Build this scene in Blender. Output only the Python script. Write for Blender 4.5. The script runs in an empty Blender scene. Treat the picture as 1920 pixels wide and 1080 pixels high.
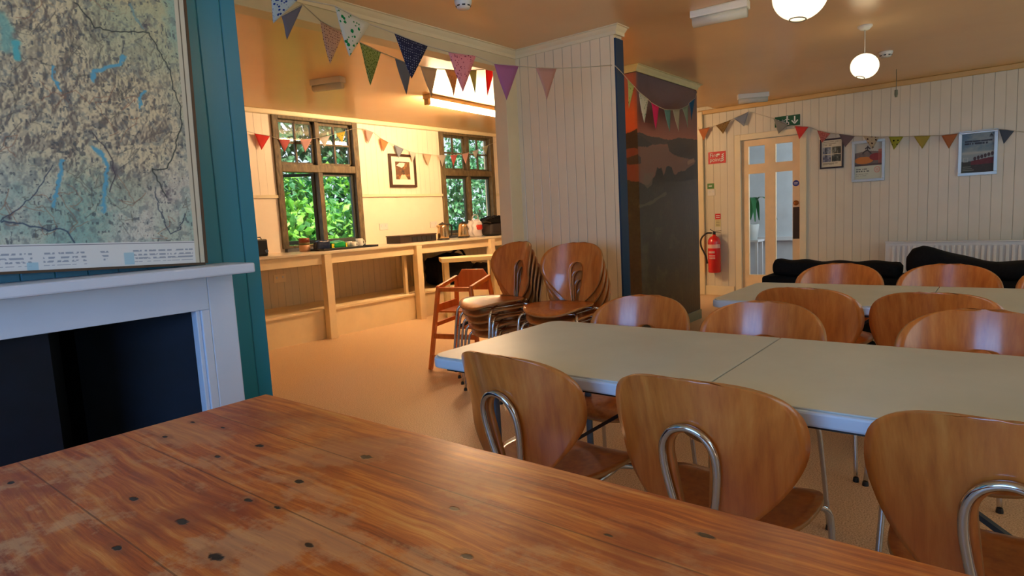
import bpy, bmesh, math, random
import numpy as np
from mathutils import Vector, Matrix
random.seed(7)
S = bpy.context.scene
COL = S.collection

# ------------------------------------------------------------------ camera
F = 1167.0
CAMH = 1.2
_d1 = np.array([940, 184, -F]); _d2 = np.array([-1460, 58, -F])
_z = np.cross(_d1, _d2); _z = _z / np.linalg.norm(_z)
_x = _d1 / np.linalg.norm(_d1); _x = _x - _z * _x.dot(_z); _x /= np.linalg.norm(_x)
_y = np.cross(_z, _x)
RR = np.array([_x, _y, _z]); CC = np.array([0, 0, CAMH])
cam_d = bpy.data.cameras.new('camera'); cam = bpy.data.objects.new('camera', cam_d); COL.objects.link(cam)
cam_d.sensor_width = 36.0; cam_d.lens = F / 1920 * 36.0; cam_d.clip_start = 0.02
M4 = Matrix(RR.tolist()).to_4x4(); M4.translation = Vector((0, 0, CAMH)); cam.matrix_world = M4
S.camera = cam

def on(u, v, ax, val):
    d = RR @ np.array([u - 960, 540 - v, -F]); i = 'xyz'.index(ax)
    return Vector((CC + d * ((val - CC[i]) / d[i])).tolist())
def onv(u, v, p, q):      # vertical plane through plan points p and q
    d = RR @ np.array([u - 960, 540 - v, -F]); n = (q[1] - p[1], p[0] - q[0])
    t = (p[0] * n[0] + p[1] * n[1]) / (d[0] * n[0] + d[1] * n[1])
    return Vector((CC + d * t).tolist())

# ------------------------------------------------------------------ exposure, world, big lights
vs = S.view_settings
vs.view_transform = 'Standard'; vs.look = 'None'; vs.gamma = 1; vs.use_curve_mapping = False
vs.exposure = 0.4
W = bpy.data.worlds.new('world'); S.world = W; W.use_nodes = True
W.node_tree.nodes['Background'].inputs[0].default_value = (0.72, 0.88, 1.0, 1)
W.node_tree.nodes['Background'].inputs[1].default_value = 1.0

def area(name, loc, direction, sx, sy, e, col):
    d = bpy.data.lights.new(name, 'AREA'); d.shape = 'RECTANGLE'; d.size = sx; d.size_y = sy; d.energy = e; d.color = col
    o = bpy.data.objects.new(name, d); COL.objects.link(o); o.location = loc
    o.rotation_euler = Vector(direction).to_track_quat('-Z', 'Y').to_euler()
    return o
# daylight coming in through the two windows behind and to the right of the camera
area('daylight_rear_window', (-2.52, 0.6, 1.45), (1, 0, -0.12), 2.2, 1.3, 58, (0.14, 0.44, 1.0))
area('daylight_side_window', (1.3, -3.12, 1.45), (0, 1, -0.12), 2.4, 1.3, 8, (0.55, 0.85, 0.8))
area('daylight_side_window', (5.6, -3.12, 1.45), (0, 1, -0.12), 2.4, 1.3, 9, (0.5, 0.9, 0.8))
_sd = bpy.data.lights.new('sun', 'SUN'); _sd.energy = 9.0; _sd.angle = 0.05; _sd.color = (1, .95, .85)
_so = bpy.data.objects.new('sun', _sd); COL.objects.link(_so); _so.rotation_euler = Vector((0.15, 0.5, -0.9)).to_track_quat('-Z', 'Y').to_euler()
area('daylight_corridor', (9.3, 0.9, 1.6), (0, 1, 0), 1.2, 1.6, 26, (0.75, 0.88, 1.0))

# ------------------------------------------------------------------ materials
def lin(c):
    return tuple(((x / 255) / 12.92 if x / 255 <= 0.04045 else ((x / 255 + 0.055) / 1.055) ** 2.4) for x in c[:3]) + (1,)
class NT:
    def __init__(s, m): s.t = m.node_tree; s.n = s.t.nodes; s.l = s.t.links; s.b = s.n['Principled BSDF']
    def add(s, ty, **kw):
        n = s.n.new(ty)
        for k, v in kw.items():
            if k[0] == 'i' and k[1:].isdigit(): n.inputs[int(k[1:])].default_value = v
            else: setattr(n, k, v)
        return n
    def k(s, a, b): s.l.new(a, b)
    def math(s, op, a, b=0.0, clamp=False):
        n = s.n.new('ShaderNodeMath'); n.operation = op; n.use_clamp = clamp
        for i, v in enumerate((a, b)):
            if isinstance(v, (int, float)): n.inputs[i].default_value = v
            else: s.k(v, n.inputs[i])
        return n.outputs[0]
    def ramp(s, fac, stops):
        n = s.n.new('ShaderNodeValToRGB'); e = n.color_ramp.elements
        e[0].position = stops[0][0]; e[0].color = stops[0][1]; e[1].position = stops[-1][0]; e[1].color = stops[-1][1]
        for p, c in stops[1:-1]:
            q = e.new(p); q.color = c
        s.k(fac, n.inputs[0]); return n.outputs[0]
    def mix(s, fac, a, b, mode='MIX'):
        n = s.n.new('ShaderNodeMix'); n.data_type = 'RGBA'; n.blend_type = mode
        for i, v in ((0, fac), (6, a), (7, b)):
            if isinstance(v, (int, float, tuple)): n.inputs[i].default_value = v
            else: s.k(v, n.inputs[i])
        return n.outputs[2]
    def coord(s, which='Object', scale=(1, 1, 1)):
        c = s.n.new('ShaderNodeTexCoord'); m = s.n.new('ShaderNodeMapping'); m.inputs[3].default_value = scale
        s.k(c.outputs[which], m.inputs[0]); return m.outputs[0]
    def noise(s, vec, scale, detail=4, rough=0.55):
        n = s.n.new('ShaderNodeTexNoise'); n.inputs['Scale'].default_value = scale; n.inputs['Detail'].default_value = detail
        n.inputs['Roughness'].default_value = rough; s.k(vec, n.inputs['Vector']); return n.outputs[0]
    def bump(s, h, st=0.2, dist=0.01):
        n = s.n.new('ShaderNodeBump'); n.inputs['Strength'].default_value = st; n.inputs['Distance'].default_value = dist
        s.k(h, n.inputs['Height']); s.k(n.outputs[0], s.b.inputs['Normal'])
MATS = {}
def mat(name, col=(200, 200, 200), rough=0.5, metal=0.0, coat=0.0, var=0.06, vs_=6.0, emit=None, es=0.0, spec=0.5):
    if name in MATS: return MATS[name]
    m = bpy.data.materials.new(name); m.use_nodes = True; t = NT(m); c = lin(col)
    b = t.b; b.inputs['Roughness'].default_value = rough; b.inputs['Metallic'].default_value = metal
    b.inputs['Coat Weight'].default_value = coat; b.inputs['Coat Roughness'].default_value = 0.15
    b.inputs['Specular IOR Level'].default_value = spec
    n = t.noise(t.coord(), vs_)
    dk = tuple(x * (1 - var) for x in c[:3]) + (1,); lt = tuple(min(1, x * (1 + var)) for x in c[:3]) + (1,)
    t.k(t.ramp(n, [(0.3, dk), (0.7, lt)]), b.inputs['Base Color'])
    if emit:
        b.inputs['Emission Color'].default_value = lin(emit); b.inputs['Emission Strength'].default_value = es
    MATS[name] = m; return m
def new(name):
    m = bpy.data.materials.new(name); m.use_nodes = True; MATS[name] = m; return m, NT(m)

def planks(name, col, axis, pitch, rough=0.35, groove=0.5, alt=True, off=0.0, coat=0.0):
    """tongue and groove boards: grooves every pitch metres along axis (object coordinates = world for walls)"""
    m, t = new(name); co = t.coord(); sp = t.add('ShaderNodeSeparateXYZ'); t.k(co, sp.inputs[0])
    a = sp.outputs['XYZ'.index(axis)]
    wob = t.math('MULTIPLY', t.noise(co, 3.0), 0.006)
    u = t.math('DIVIDE', t.math('ADD', t.math('ADD', a, wob), off + 50 * pitch), pitch)
    fr = t.math('FRACT', u)
    d = t.math('MULTIPLY', t.math('ABSOLUTE', t.math('SUBTRACT', fr, 0.5)), 2.0)        # 1 at groove
    g = t.math('MULTIPLY', t.math('SUBTRACT', d, 1 - 0.007 / pitch), pitch / 0.007, clamp=True)
    if alt:
        fr2 = t.math('FRACT', t.math('MULTIPLY', u, 0.5)); s2 = t.math('GREATER_THAN', t.math('ABSOLUTE', t.math('SUBTRACT', fr2, 0.5)), 0.25)
        gd = t.math('MULTIPLY', g, t.math('ADD', t.math('MULTIPLY', s2, 0.45), 0.35))
    else: gd = t.math('MULTIPLY', g, 0.75)
    n = t.noise(co, 2.5, 5)
    c = lin(col); base = t.ramp(n, [(0.3, tuple(x * 0.92 for x in c[:3]) + (1,)), (0.7, c)])
    cell = t.add('ShaderNodeTexWhiteNoise', noise_dimensions='1D'); t.k(t.math('FLOOR', u), cell.inputs['W'])
    base = t.mix(t.math('MULTIPLY', cell.outputs[0], 0.10), base, tuple(x * 0.75 for x in c[:3]) + (1,))
    t.k(t.mix(t.math('MULTIPLY', gd, groove * 1.6, clamp=True), base, tuple(x * 0.22 for x in c[:3]) + (1,)), t.b.inputs['Base Color'])
    t.b.inputs['Roughness'].default_value = rough; t.b.inputs['Coat Weight'].default_value = coat
    h = t.math('SUBTRACT', t.math('MULTIPLY', t.noise(t.coord(scale=(1, 1, 0.5)), 18, 3), 0.12), g)
    t.bump(h, 0.5, 0.006)
    return m

def wood(name, c1, c2, c3, rough=0.3, coat=0.3, grain=(1, 1, 0.06), sc=22, sp=0.5):
    m, t = new(name); co = t.coord(scale=grain)
    n = t.noise(co, sc, 6, 0.6); n2 = t.noise(t.coord(), 2.0, 3)
    a = t.ramp(n, [(0.3, lin(c1)), (0.5, lin(c2)), (0.72, lin(c3))])
    info = t.add('ShaderNodeObjectInfo')
    a = t.mix(t.math('MULTIPLY', n2, 0.35), a, lin(c1))
    a = t.mix(t.math('MULTIPLY', info.outputs['Random'], 0.18), a, lin(c3))
    t.k(a, t.b.inputs['Base Color']); t.b.inputs['Roughness'].default_value = rough
    t.b.inputs['Coat Weight'].default_value = coat; t.b.inputs['Coat Roughness'].default_value = 0.12
    t.b.inputs['Specular IOR Level'].default_value = sp
    t.bump(n, 0.05, 0.002); return m

def attr_mat(name, rough=0.5, coat=0.0):
    if name in MATS: return MATS[name]
    m, t = new(name); a = t.add('ShaderNodeAttribute', attribute_name='paint')
    n = t.noise(t.coord(), 40, 2)
    t.k(t.mix(t.math('MULTIPLY', n, 0.06), a.outputs[0], (0.5, 0.5, 0.5, 1)), t.b.inputs['Base Color'])
    t.b.inputs['Roughness'].default_value = rough; t.b.inputs['Coat Weight'].default_value = coat
    return m

m_wall_col = planks('cream_boards', (244, 226, 190), 'Y', 0.078, rough=0.25, groove=0.55, alt=False, coat=0.25)
m_wall_door = planks('cream_boards_far', (222, 214, 190), 'Y', 0.0915, rough=0.35, groove=0.55)
m_wall_win = planks('cream_boards_kitchen', (250, 236, 212), 'X', 0.0915, rough=0.4, groove=0.4)
m_wall_plain = mat('cream_gloss_paint', (248, 232, 208), 0.4, var=0.02)
m_ply_boards = planks('counter_back_boards', (236, 212, 168), 'X', 0.0915, rough=0.4, groove=0.5)
m_teal = planks('teal_boards', (14, 122, 150), 'X', 0.0875, rough=0.38, groove=0.45, alt=False, off=-0.004)
m_trim = mat('cream_trim_paint', (232, 218, 180), 0.35, var=0.03)
m_white = mat('white_trim_paint', (225, 226, 226), 0.4, var=0.03)
m_counter = mat('cream_counter_paint', (245, 222, 176), 0.4, var=0.04)
m_blue = mat('navy_paint', (10, 52, 84), 0.45, var=0.05)
m_chrome = mat('chrome', (200, 200, 205), 0.12, metal=1.0, var=0.02)
m_black = mat('black_plastic', (22, 22, 24), 0.4)
m_blackfab = mat('black_fabric', (16, 17, 20), 0.9, var=0.3, vs_=60, spec=0.2)
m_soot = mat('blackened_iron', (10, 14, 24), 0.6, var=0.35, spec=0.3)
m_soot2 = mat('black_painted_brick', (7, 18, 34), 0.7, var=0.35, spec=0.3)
m_steel = mat('brushed_steel', (215, 190, 150), 0.25, metal=1.0)
m_red = mat('extinguisher_red', (206, 16, 26), 0.25, coat=0.5)
m_paperwhite = mat('white_print', (238, 238, 232), 0.6)
m_brownmetal = mat('aged_bronze', (70, 52, 36), 0.4, metal=0.6)
m_silver = mat('silver_frame', (176, 186, 184), 0.35, metal=0.4)
m_plastic = mat('white_plastic', (226, 224, 214), 0.4, var=0.02)
m_frame_green = wood('weathered_olive_paint', (58, 50, 34), (98, 84, 58), (132, 116, 84), rough=0.6, coat=0, grain=(1, 1, 0.3), sc=30)
m_ply = wood('lacquered_beech_ply', (172, 84, 28), (202, 112, 42), (220, 138, 62), rough=0.28, coat=0.5, grain=(1, 1, 0.05), sc=40)
m_high = wood('orange_stained_wood', (200, 92, 24), (226, 120, 40), (238, 144, 64), rough=0.35, coat=0.3)
m_edge = mat('pale_ply_edge', (176, 118, 62), 0.5)

# gloss painted ceiling
m_ceil, t = new('cream_gloss_ceiling')
t.k(t.ramp(t.noise(t.coord(), 1.2, 3), [(0.3, lin((224, 184, 132))), (0.7, lin((234, 198, 146)))]), t.b.inputs['Base Color'])
t.b.inputs['Roughness'].default_value = 0.28; t.b.inputs['Specular IOR Level'].default_value = 0.6
t.bump(t.noise(t.coord(), 5, 3), 0.08, 0.02)
# speckled vinyl
m_floor, t = new('speckled_vinyl')
co = t.coord(); a = t.noise(co, 170, 3, 0.75); b_ = t.noise(co, 2.0, 3)
base = t.ramp(a, [(0.36, lin((156, 122, 90))), (0.5, lin((220, 184, 142))), (0.66, lin((240, 216, 182)))])
base = t.mix(t.math('MULTIPLY', b_, 0.25), base, lin((200, 158, 112)))
t.k(base, t.b.inputs['Base Color']); t.b.inputs['Roughness'].default_value = 0.42
# white folding table top
m_tt, t = new('grey_white_tabletop')
n = t.noise(t.coord(), 2.2, 5, 0.6)
t.k(t.ramp(n, [(0.3, lin((178, 188, 184))), (0.7, lin((194, 203, 198)))]), t.b.inputs['Base Color'])
t.b.inputs['Roughness'].default_value = 0.42; t.bump(t.noise(t.coord(), 160, 2), 0.04, 0.001)
m_tedge = mat('pale_moulded_edge', (196, 214, 232), 0.4, var=0.02)
m_grey_metal = mat('blue_grey_metal', (84, 104, 128), 0.4, metal=0.3)

# old pine table: long boards along Y, worn patches, knots
m_pine, t = new('old_pine_boards')
co = t.coord(); sp = t.add('ShaderNodeSeparateXYZ'); t.k(co, sp.inputs[0])
X, Y = sp.outputs[0], sp.outputs[1]
warp = t.math('MULTIPLY', t.math('SUBTRACT', t.noise(t.coord(scale=(1, .6, 1)), 4, 3), 0.5), 0.05)
u = t.math('DIVIDE', t.math('ADD', X, 5 * 0.187 - 0.12), 0.187)
idx = t.math('FLOOR', u)
comb = t.add('ShaderNodeCombineXYZ'); t.k(t.math('MULTIPLY', t.math('ADD', X, warp), 60.0), comb.inputs[0])
t.k(t.math('MULTIPLY', Y, 2.2), comb.inputs[1]); t.k(t.math('MULTIPLY', idx, 13.7), comb.inputs[2])
g1 = t.noise(comb.outputs[0], 1.0, 7, 0.72)
col = t.ramp(g1, [(0.33, lin((128, 52, 12))), (0.45, lin((186, 92, 28))), (0.55, lin((216, 126, 46))), (0.66, lin((232, 164, 84)))])
wn = t.add('ShaderNodeTexWhiteNoise', noise_dimensions='1D'); t.k(idx, wn.inputs['W'])
col = t.mix(t.math('MULTIPLY', wn.outputs[0], 0.3), col, lin((150, 66, 20)))
bl = t.noise(t.coord(scale=(1.6, 0.8, 1)), 3.0, 5, 0.6)
col = t.mix(t.math('MULTIPLY', t.ramp(bl, [(0.5, (0, 0, 0, 1)), (0.6, (1, 1, 1, 1))]), 0.6), col, lin((136, 50, 16)))
bl2 = t.noise(t.coord(scale=(1.3, 0.9, 1)), 5.0, 8, 0.72)
worn = t.ramp(bl2, [(0.49, (0, 0, 0, 1)), (0.56, (1, 1, 1, 1))])
# wear is strongest on the boards under and to the left of the camera
wl = t.math('MULTIPLY', worn, t.math('SUBTRACT', 0.85, t.math('MULTIPLY', X, 0.85), clamp=True), clamp=True)
col = t.mix(wl, col, lin((204, 164, 120)))
scr = t.noise(t.coord(scale=(170, 9, 1)), 1.0, 4, 0.9)
col = t.mix(t.math('MULTIPLY', t.ramp(scr, [(0.57, (0, 0, 0, 1)), (0.72, (1, 1, 1, 1))]), 0.35), col, lin((90, 40, 16)))
fr = t.math('FRACT', u); gap = t.math('GREATER_THAN', t.math('ABSOLUTE', t.math('SUBTRACT', fr, 0.5)), 0.4925)
col = t.mix(t.math('MULTIPLY', gap, 0.55), col, lin((60, 24, 8)))
KN = [(342, 978, 1.2), (405, 1045, 1.3), (487, 836, 1), (561, 903, 1.1), (686, 857, 1.3), (852, 954, .9), (875, 1043, 1), (465, 938, .8), (220, 1028, .9),
      (310, 819, .9), (408, 856, .8), (1323, 1004, 1), (418, 802, .7), (362, 792, .7), (20, 905, .8), (580, 1022, .7), (520, 952, .7), (250, 935, 1.0), (1140, 1003, .6)]
knot = None
nz = t.math('MULTIPLY', t.math('SUBTRACT', t.noise(co, 90, 3), 0.5), 1.8)
halo = None
for (px, py, r) in KN:
    p = on(px, py, 'z', 0.76)
    dx = t.math('DIVIDE', t.math('SUBTRACT', X, p.x), 0.0052 * r); dy = t.math('DIVIDE', t.math('SUBTRACT', Y, p.y), 0.0105 * r)
    dd = t.math('ADD', t.math('SQRT', t.math('ADD', t.math('MULTIPLY', dx, dx), t.math('MULTIPLY', dy, dy))), nz)
    knot = dd if knot is None else t.math('MINIMUM', knot, dd)
k1 = t.math('MULTIPLY', t.math('SUBTRACT', 1.3, knot, clamp=True), 2.2, clamp=True); k2 = t.math('MULTIPLY', t.math('SUBTRACT', 3.4, knot, clamp=True), 0.35)
col = t.mix(k2, col, lin((132, 62, 22))); col = t.mix(k1, col, lin((34, 16, 8)))
t.k(col, t.b.inputs['Base Color']); t.b.inputs['Roughness'].default_value = 0.42
t.k(t.math('ADD', t.math('MULTIPLY', bl2, 0.35), 0.22), t.b.inputs['Roughness'])
t.bump(t.math('SUBTRACT', t.math('MULTIPLY', g1, 0.3), t.math('ADD', gap, k1)), 0.25, 0.003)

def glass_mat():
    m, t = new('window_glass'); t.b.inputs['Base Color'].default_value = (1, 1, 1, 1); t.b.inputs['Roughness'].default_value = 0.0
    out = t.n['Material Output']; tr = t.add('ShaderNodeBsdfTransparent'); gl = t.add('ShaderNodeBsdfGlossy'); gl.inputs['Roughness'].default_value = 0.03
    mx = t.add('ShaderNodeMixShader'); mx.inputs[0].default_value = 0.06
    t.k(tr.outputs[0], mx.inputs[1]); t.k(gl.outputs[0], mx.inputs[2]); t.k(mx.outputs[0], out.inputs[0]); return m
m_glass = glass_mat()

# ------------------------------------------------------------------ mesh helpers
def mobj(name, bm, m, parent=None, smooth=False, bevel=0.0, loc=None):
    me = bpy.data.meshes.new(name); bmesh.ops.recalc_face_normals(bm, faces=bm.faces[:]); bm.to_mesh(me); bm.free()
    o = bpy.data.objects.new(name, me); COL.objects.link(o)
    for x in (m if isinstance(m, (list, tuple)) else [m]): me.materials.append(x)
    if smooth:
        for p in me.polygons: p.use_smooth = True
    if bevel:
        b = o.modifiers.new('bevel', 'BEVEL'); b.width = bevel; b.segments = 2; b.limit_method = 'ANGLE'; b.angle_limit = 0.7
    if parent: o.parent = parent
    if loc: o.location = loc
    return o
def empty(name, loc=(0, 0, 0), rz=0.0, label=None, cat=None, group=None):
    o = bpy.data.objects.new(name, None); COL.objects.link(o); o.location = loc; o.rotation_euler = (0, 0, rz); o.empty_display_size = 0.1
    tag(o, label, cat, group); return o
def tag(o, label=None, cat=None, group=None, kind=None):
    if label: o['label'] = label
    if cat: o['category'] = cat
    if group: o['group'] = group
    if kind: o['kind'] = kind
    return o
def box(bm, x0, x1, y0, y1, z0, z1, M=None, mi=0):
    vs_ = [bm.verts.new(Vector((x, y, z)) if M is None else M @ Vector((x, y, z))) for x in (x0, x1) for y in (y0, y1) for z in (z0, z1)]
    for f in ((0, 1, 3, 2), (4, 6, 7, 5), (0, 4, 5, 1), (2, 3, 7, 6), (0, 2, 6, 4), (1, 5, 7, 3)):
        fc = bm.faces.new([vs_[i] for i in f]); fc.material_index = mi
def BX(name, dims, m, parent=None, bevel=0.0, M=None):
    bm = bmesh.new(); box(bm, *dims, M=M); return mobj(name, bm, m, parent, bevel=bevel)
def beam(bm, p, q, w, h, up=(0, 0, 1)):
    p = Vector(p); q = Vector(q); d = (q - p); L = d.length; d.normalize(); s = d.cross(Vector(up)).normalized(); u = s.cross(d)
    vs_ = []
    for e in (p, q):
        for a, b in ((-1, -1), (1, -1), (1, 1), (-1, 1)): vs_.append(bm.verts.new(e + s * (a * w / 2) + u * (b * h / 2)))
    for f in ((3, 2, 1, 0), (4, 5, 6, 7), (0, 1, 5, 4), (1, 2, 6, 5), (2, 3, 7, 6), (3, 0, 4, 7)): bm.faces.new([vs_[i] for i in f])
def crom(pts, n=6):
    P = [Vector(p) for p in pts]; out = []
    P2 = [P[0] * 2 - P[1]] + P + [P[-1] * 2 - P[-2]]
    for i in range(1, len(P2) - 2):
        a, b, c, d = P2[i - 1:i + 3]
        for k in range(n):
            s = k / n
            out.append(0.5 * ((2 * b) + (c - a) * s + (2 * a - 5 * b + 4 * c - d) * s * s + (3 * b - a - 3 * c + d) * s ** 3))
    out.append(P[-1]); return out
def tube(bm, pts, r, seg=10, cap=True):
    pts = [Vector(p) for p in pts]; rings = []; n = None
    for i, p in enumerate(pts):
        d = (pts[min(i + 1, len(pts) - 1)] - pts[max(i - 1, 0)]).normalized()
        if n is None: n = d.orthogonal().normalized()
        n = (n - d * n.dot(d)).normalized(); b = d.cross(n)
        rr = r(i / (len(pts) - 1)) if callable(r) else r
        rings.append([bm.verts.new(p + n * (rr * math.cos(2 * math.pi * k / seg)) + b * (rr * math.sin(2 * math.pi * k / seg))) for k in range(seg)])
    for a, b in zip(rings, rings[1:]):
        for k in range(seg): bm.faces.new((a[k], a[(k + 1) % seg], b[(k + 1) % seg], b[k]))
    if cap: bm.faces.new(rings[0][::-1]); bm.faces.new(rings[-1])
def lathe(bm, prof, seg=28, c=(0, 0, 0), sx=1, sy=1, M=None):
    rings = []
    for r, z in prof:
        ring = []
        for k in range(seg):
            a = 2 * math.pi * k / seg; v = Vector((c[0] + r * sx * math.cos(a), c[1] + r * sy * math.sin(a), c[2] + z))
            ring.append(bm.verts.new(M @ v if M is not None else v))
        rings.append(ring)
    for a, b in zip(rings, rings[1:]):
        for k in range(seg): bm.faces.new((a[k], a[(k + 1) % seg], b[(k + 1) % seg], b[k]))
    if prof[0][0] > 0: bm.faces.new(rings[0][::-1])
    if prof[-1][0] > 0: bm.faces.new(rings[-1])
    bmesh.ops.remove_doubles(bm, verts=bm.verts[:], dist=1e-6)
def T(name, pts, r, m, parent=None, seg=10, n=6, smooth_path=True):
    bm = bmesh.new(); tube(bm, crom(pts, n) if smooth_path else pts, r, seg); return mobj(name, bm, m, parent, smooth=True)
def struct(name, dims, m, bevel=0.0, M=None):
    o = BX(name, dims, m, bevel=bevel, M=M); o['kind'] = 'structure'; return o
def bag_shape(name, dims, m, parent=None, amp=0.02, seed=1, sub=5):
    """soft lumpy box"""
    bm = bmesh.new(); bmesh.ops.create_cube(bm, size=1)
    bmesh.ops.subdivide_edges(bm, edges=bm.edges[:], cuts=sub, use_grid_fill=True)
    rnd = random.Random(seed); ph = [rnd.uniform(0, 6) for _ in range(6)]
    x0, x1, y0, y1, z0, z1 = dims
    for v in bm.verts:
        p = v.co.copy(); q = p * 2; l = (abs(q.x) ** 5 + abs(q.y) ** 5 + abs(q.z) ** 5) ** (1 / 5); q = q / max(l, 1e-6) if l > 0 else q
        w = Vector((math.sin(5 * q.y + ph[0]) + math.sin(9 * q.z + ph[1]), math.sin(6 * q.x + ph[2]) + math.sin(8 * q.z + ph[3]), math.sin(5 * q.x + ph[4]) + math.sin(7 * q.y + ph[5])))
        if q.z < -0.9: w.z = 0
        v.co = Vector(((x0 + x1) / 2 + q.x * (x1 - x0) / 2 + w.x * amp, (y0 + y1) / 2 + q.y * (y1 - y0) / 2 + w.y * amp * 0.6, (z0 + z1) / 2 + q.z * (z1 - z0) / 2 + (w.z * amp if q.z > 0 else 0)))
    return mobj(name, bm, m, parent, smooth=True)
def text_bm(s, size, thick=0.0008):
    cu = bpy.data.curves.new('letters', 'FONT'); cu.body = s; cu.size = size; cu.extrude = thick
    o = bpy.data.objects.new('letters', cu); COL.objects.link(o)
    dg = bpy.context.evaluated_depsgraph_get(); me = bpy.data.meshes.new_from_object(o.evaluated_get(dg))
    bpy.data.objects.remove(o); bpy.data.curves.remove(cu); return me
def letters(s, size, m, parent, M, name='lettering'):
    me = text_bm(s, size); me.transform(M); me.materials.clear(); me.materials.append(m)
    o = bpy.data.objects.new(name, me); COL.objects.link(o); o.parent = parent; return o
def panel(name, p00, du, dv, nu, nv, fn, m, parent=None, rev=False):
    """flat printed sheet: grid with a colour painted by fn(U,V) (arrays 0..1, V up) -> (nv,nu,3) sRGB 0-255"""
    U, V = np.meshgrid((np.arange(nu)) / (nu - 1), (np.arange(nv)) / (nv - 1)); c = np.clip(fn(U, V), 0, 255) / 255
    c = np.where(c <= 0.04045, c / 12.92, ((c + 0.055) / 1.055) ** 2.4)
    p00 = np.array(p00); P = p00 + U[..., None] * np.array(du) + V[..., None] * np.array(dv)
    idx = np.arange(nu * nv).reshape(nv, nu)
    q = np.stack([idx[:-1, :-1], idx[:-1, 1:], idx[1:, 1:], idx[1:, :-1]], -1).reshape(-1, 4)
    if rev: q = q[:, ::-1]
    me = bpy.data.meshes.new(name); me.vertices.add(nu * nv); me.vertices.foreach_set('co', P.reshape(-1).astype(np.float32))
    me.loops.add(q.size); me.loops.foreach_set('vertex_index', q.reshape(-1).astype(np.int32))
    me.polygons.add(len(q)); me.polygons.foreach_set('loop_start', (np.arange(len(q)) * 4).astype(np.int32)); me.update(calc_edges=True)
    at = me.color_attributes.new('paint', 'FLOAT_COLOR', 'POINT'); at.data.foreach_set('color', np.concatenate([c, np.ones(c.shape[:2] + (1,))], -1).reshape(-1).astype(np.float32))
    me.materials.append(m); o = bpy.data.objects.new(name, me); COL.objects.link(o)
    if parent: o.parent = parent
    return o
_rs = np.random.RandomState(3)
def vnoise(U, V, fx, fy):
    g = _rs.rand(int(fy * 1.4) + 4, int(fx * 1.4) + 4); x = U * fx; y = V * fy; i = x.astype(int); j = y.astype(int); a = x - i; b = y - j
    a = a * a * (3 - 2 * a); b = b * b * (3 - 2 * b)
    return (g[j, i] * (1 - a) + g[j, i + 1] * a) * (1 - b) + (g[j + 1, i] * (1 - a) + g[j + 1, i + 1] * a) * b
def fbm(U, V, f, n=5, asp=1.0, gain=0.55):
    o = 0; w = 1; s = 0
    for k in range(n): o = o + w * vnoise(U, V, f * asp, f); s += w; w *= gain; f *= 2
    return o / s
def seg_dist(U, V, pts):
    d = np.full(U.shape, 1e9)
    for (x0, y0), (x1, y1) in zip(pts, pts[1:]):
        dx, dy = x1 - x0, y1 - y0; t_ = np.clip(((U - x0) * dx + (V - y0) * dy) / (dx * dx + dy * dy + 1e-12), 0, 1)
        d = np.minimum(d, np.hypot(U - x0 - t_ * dx, V - y0 - t_ * dy))
    return d
def inpoly(U, V, pts):
    r = np.zeros(U.shape, bool)
    for (x0, y0), (x1, y1) in zip(pts, pts[1:] + pts[:1]):
        r ^= ((y0 > V) != (y1 > V)) & (U < (x1 - x0) * (V - y0) / ((y1 - y0) + 1e-12) + x0)
    return r
def lay(c, m, col, a=1.0):
    m = (m * a)[..., None]; return c * (1 - m) + np.array(col, float) * m

# ------------------------------------------------------------------ room shell
XW, YW = 8.22, 6.4          # door wall, kitchen window wall
CE, CK = 2.44, 2.5
struct('floor', (-2.7, 11.2, -3.3, 6.6, -0.1, 0), m_floor)
struct('ceiling', (-2.7, 4.0, -3.3, 3.06, CE, CE + 0.25), m_ceil)
o = struct('ceiling', (4.0, XW, -3.3, 3.06, CE + 0.012, CE + 0.25), m_ceil)
o = struct('ceiling', (-2.7, XW, 3.06, YW + 0.2, CK, CK + 0.2), m_ceil)
# walls behind and beside the camera, each with a window opening
bm = bmesh.new()
for d in ((-2.7, -2.6, -3.3, -0.5, 0, CE), (-2.7, -2.6, 1.7, 3.06, 0, CE), (-2.7, -2.6, -0.5, 1.7, 0, 0.8), (-2.7, -2.6, -0.5, 1.7, 2.1, CE)): box(bm, *d)
tag(mobj('wall_rear', bm, m_wall_plain), kind='structure')
bm = bmesh.new()
for d in ((-2.7, 0.1, -3.3, -3.2, 0, CE), (2.5, 4.4, -3.3, -3.2, 0, CE), (6.8, XW, -3.3, -3.2, 0, CE), (0.1, 2.5, -3.3, -3.2, 0, .8), (0.1, 2.5, -3.3, -3.2, 2.1, CE), (4.4, 6.8, -3.3, -3.2, 0, .8), (4.4, 6.8, -3.3, -3.2, 2.1, CE)): box(bm, *d)
tag(mobj('wall_right', bm, m_wall_plain), kind='structure')
struct('wall_left', (-2.6, -1.2, 2.5, 2.62, 0, CE), m_wall_plain)
struct('wall_kitchen_end', (1.08, 1.2, 3.1, YW, 0, CK), m_wall_plain)

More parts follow.
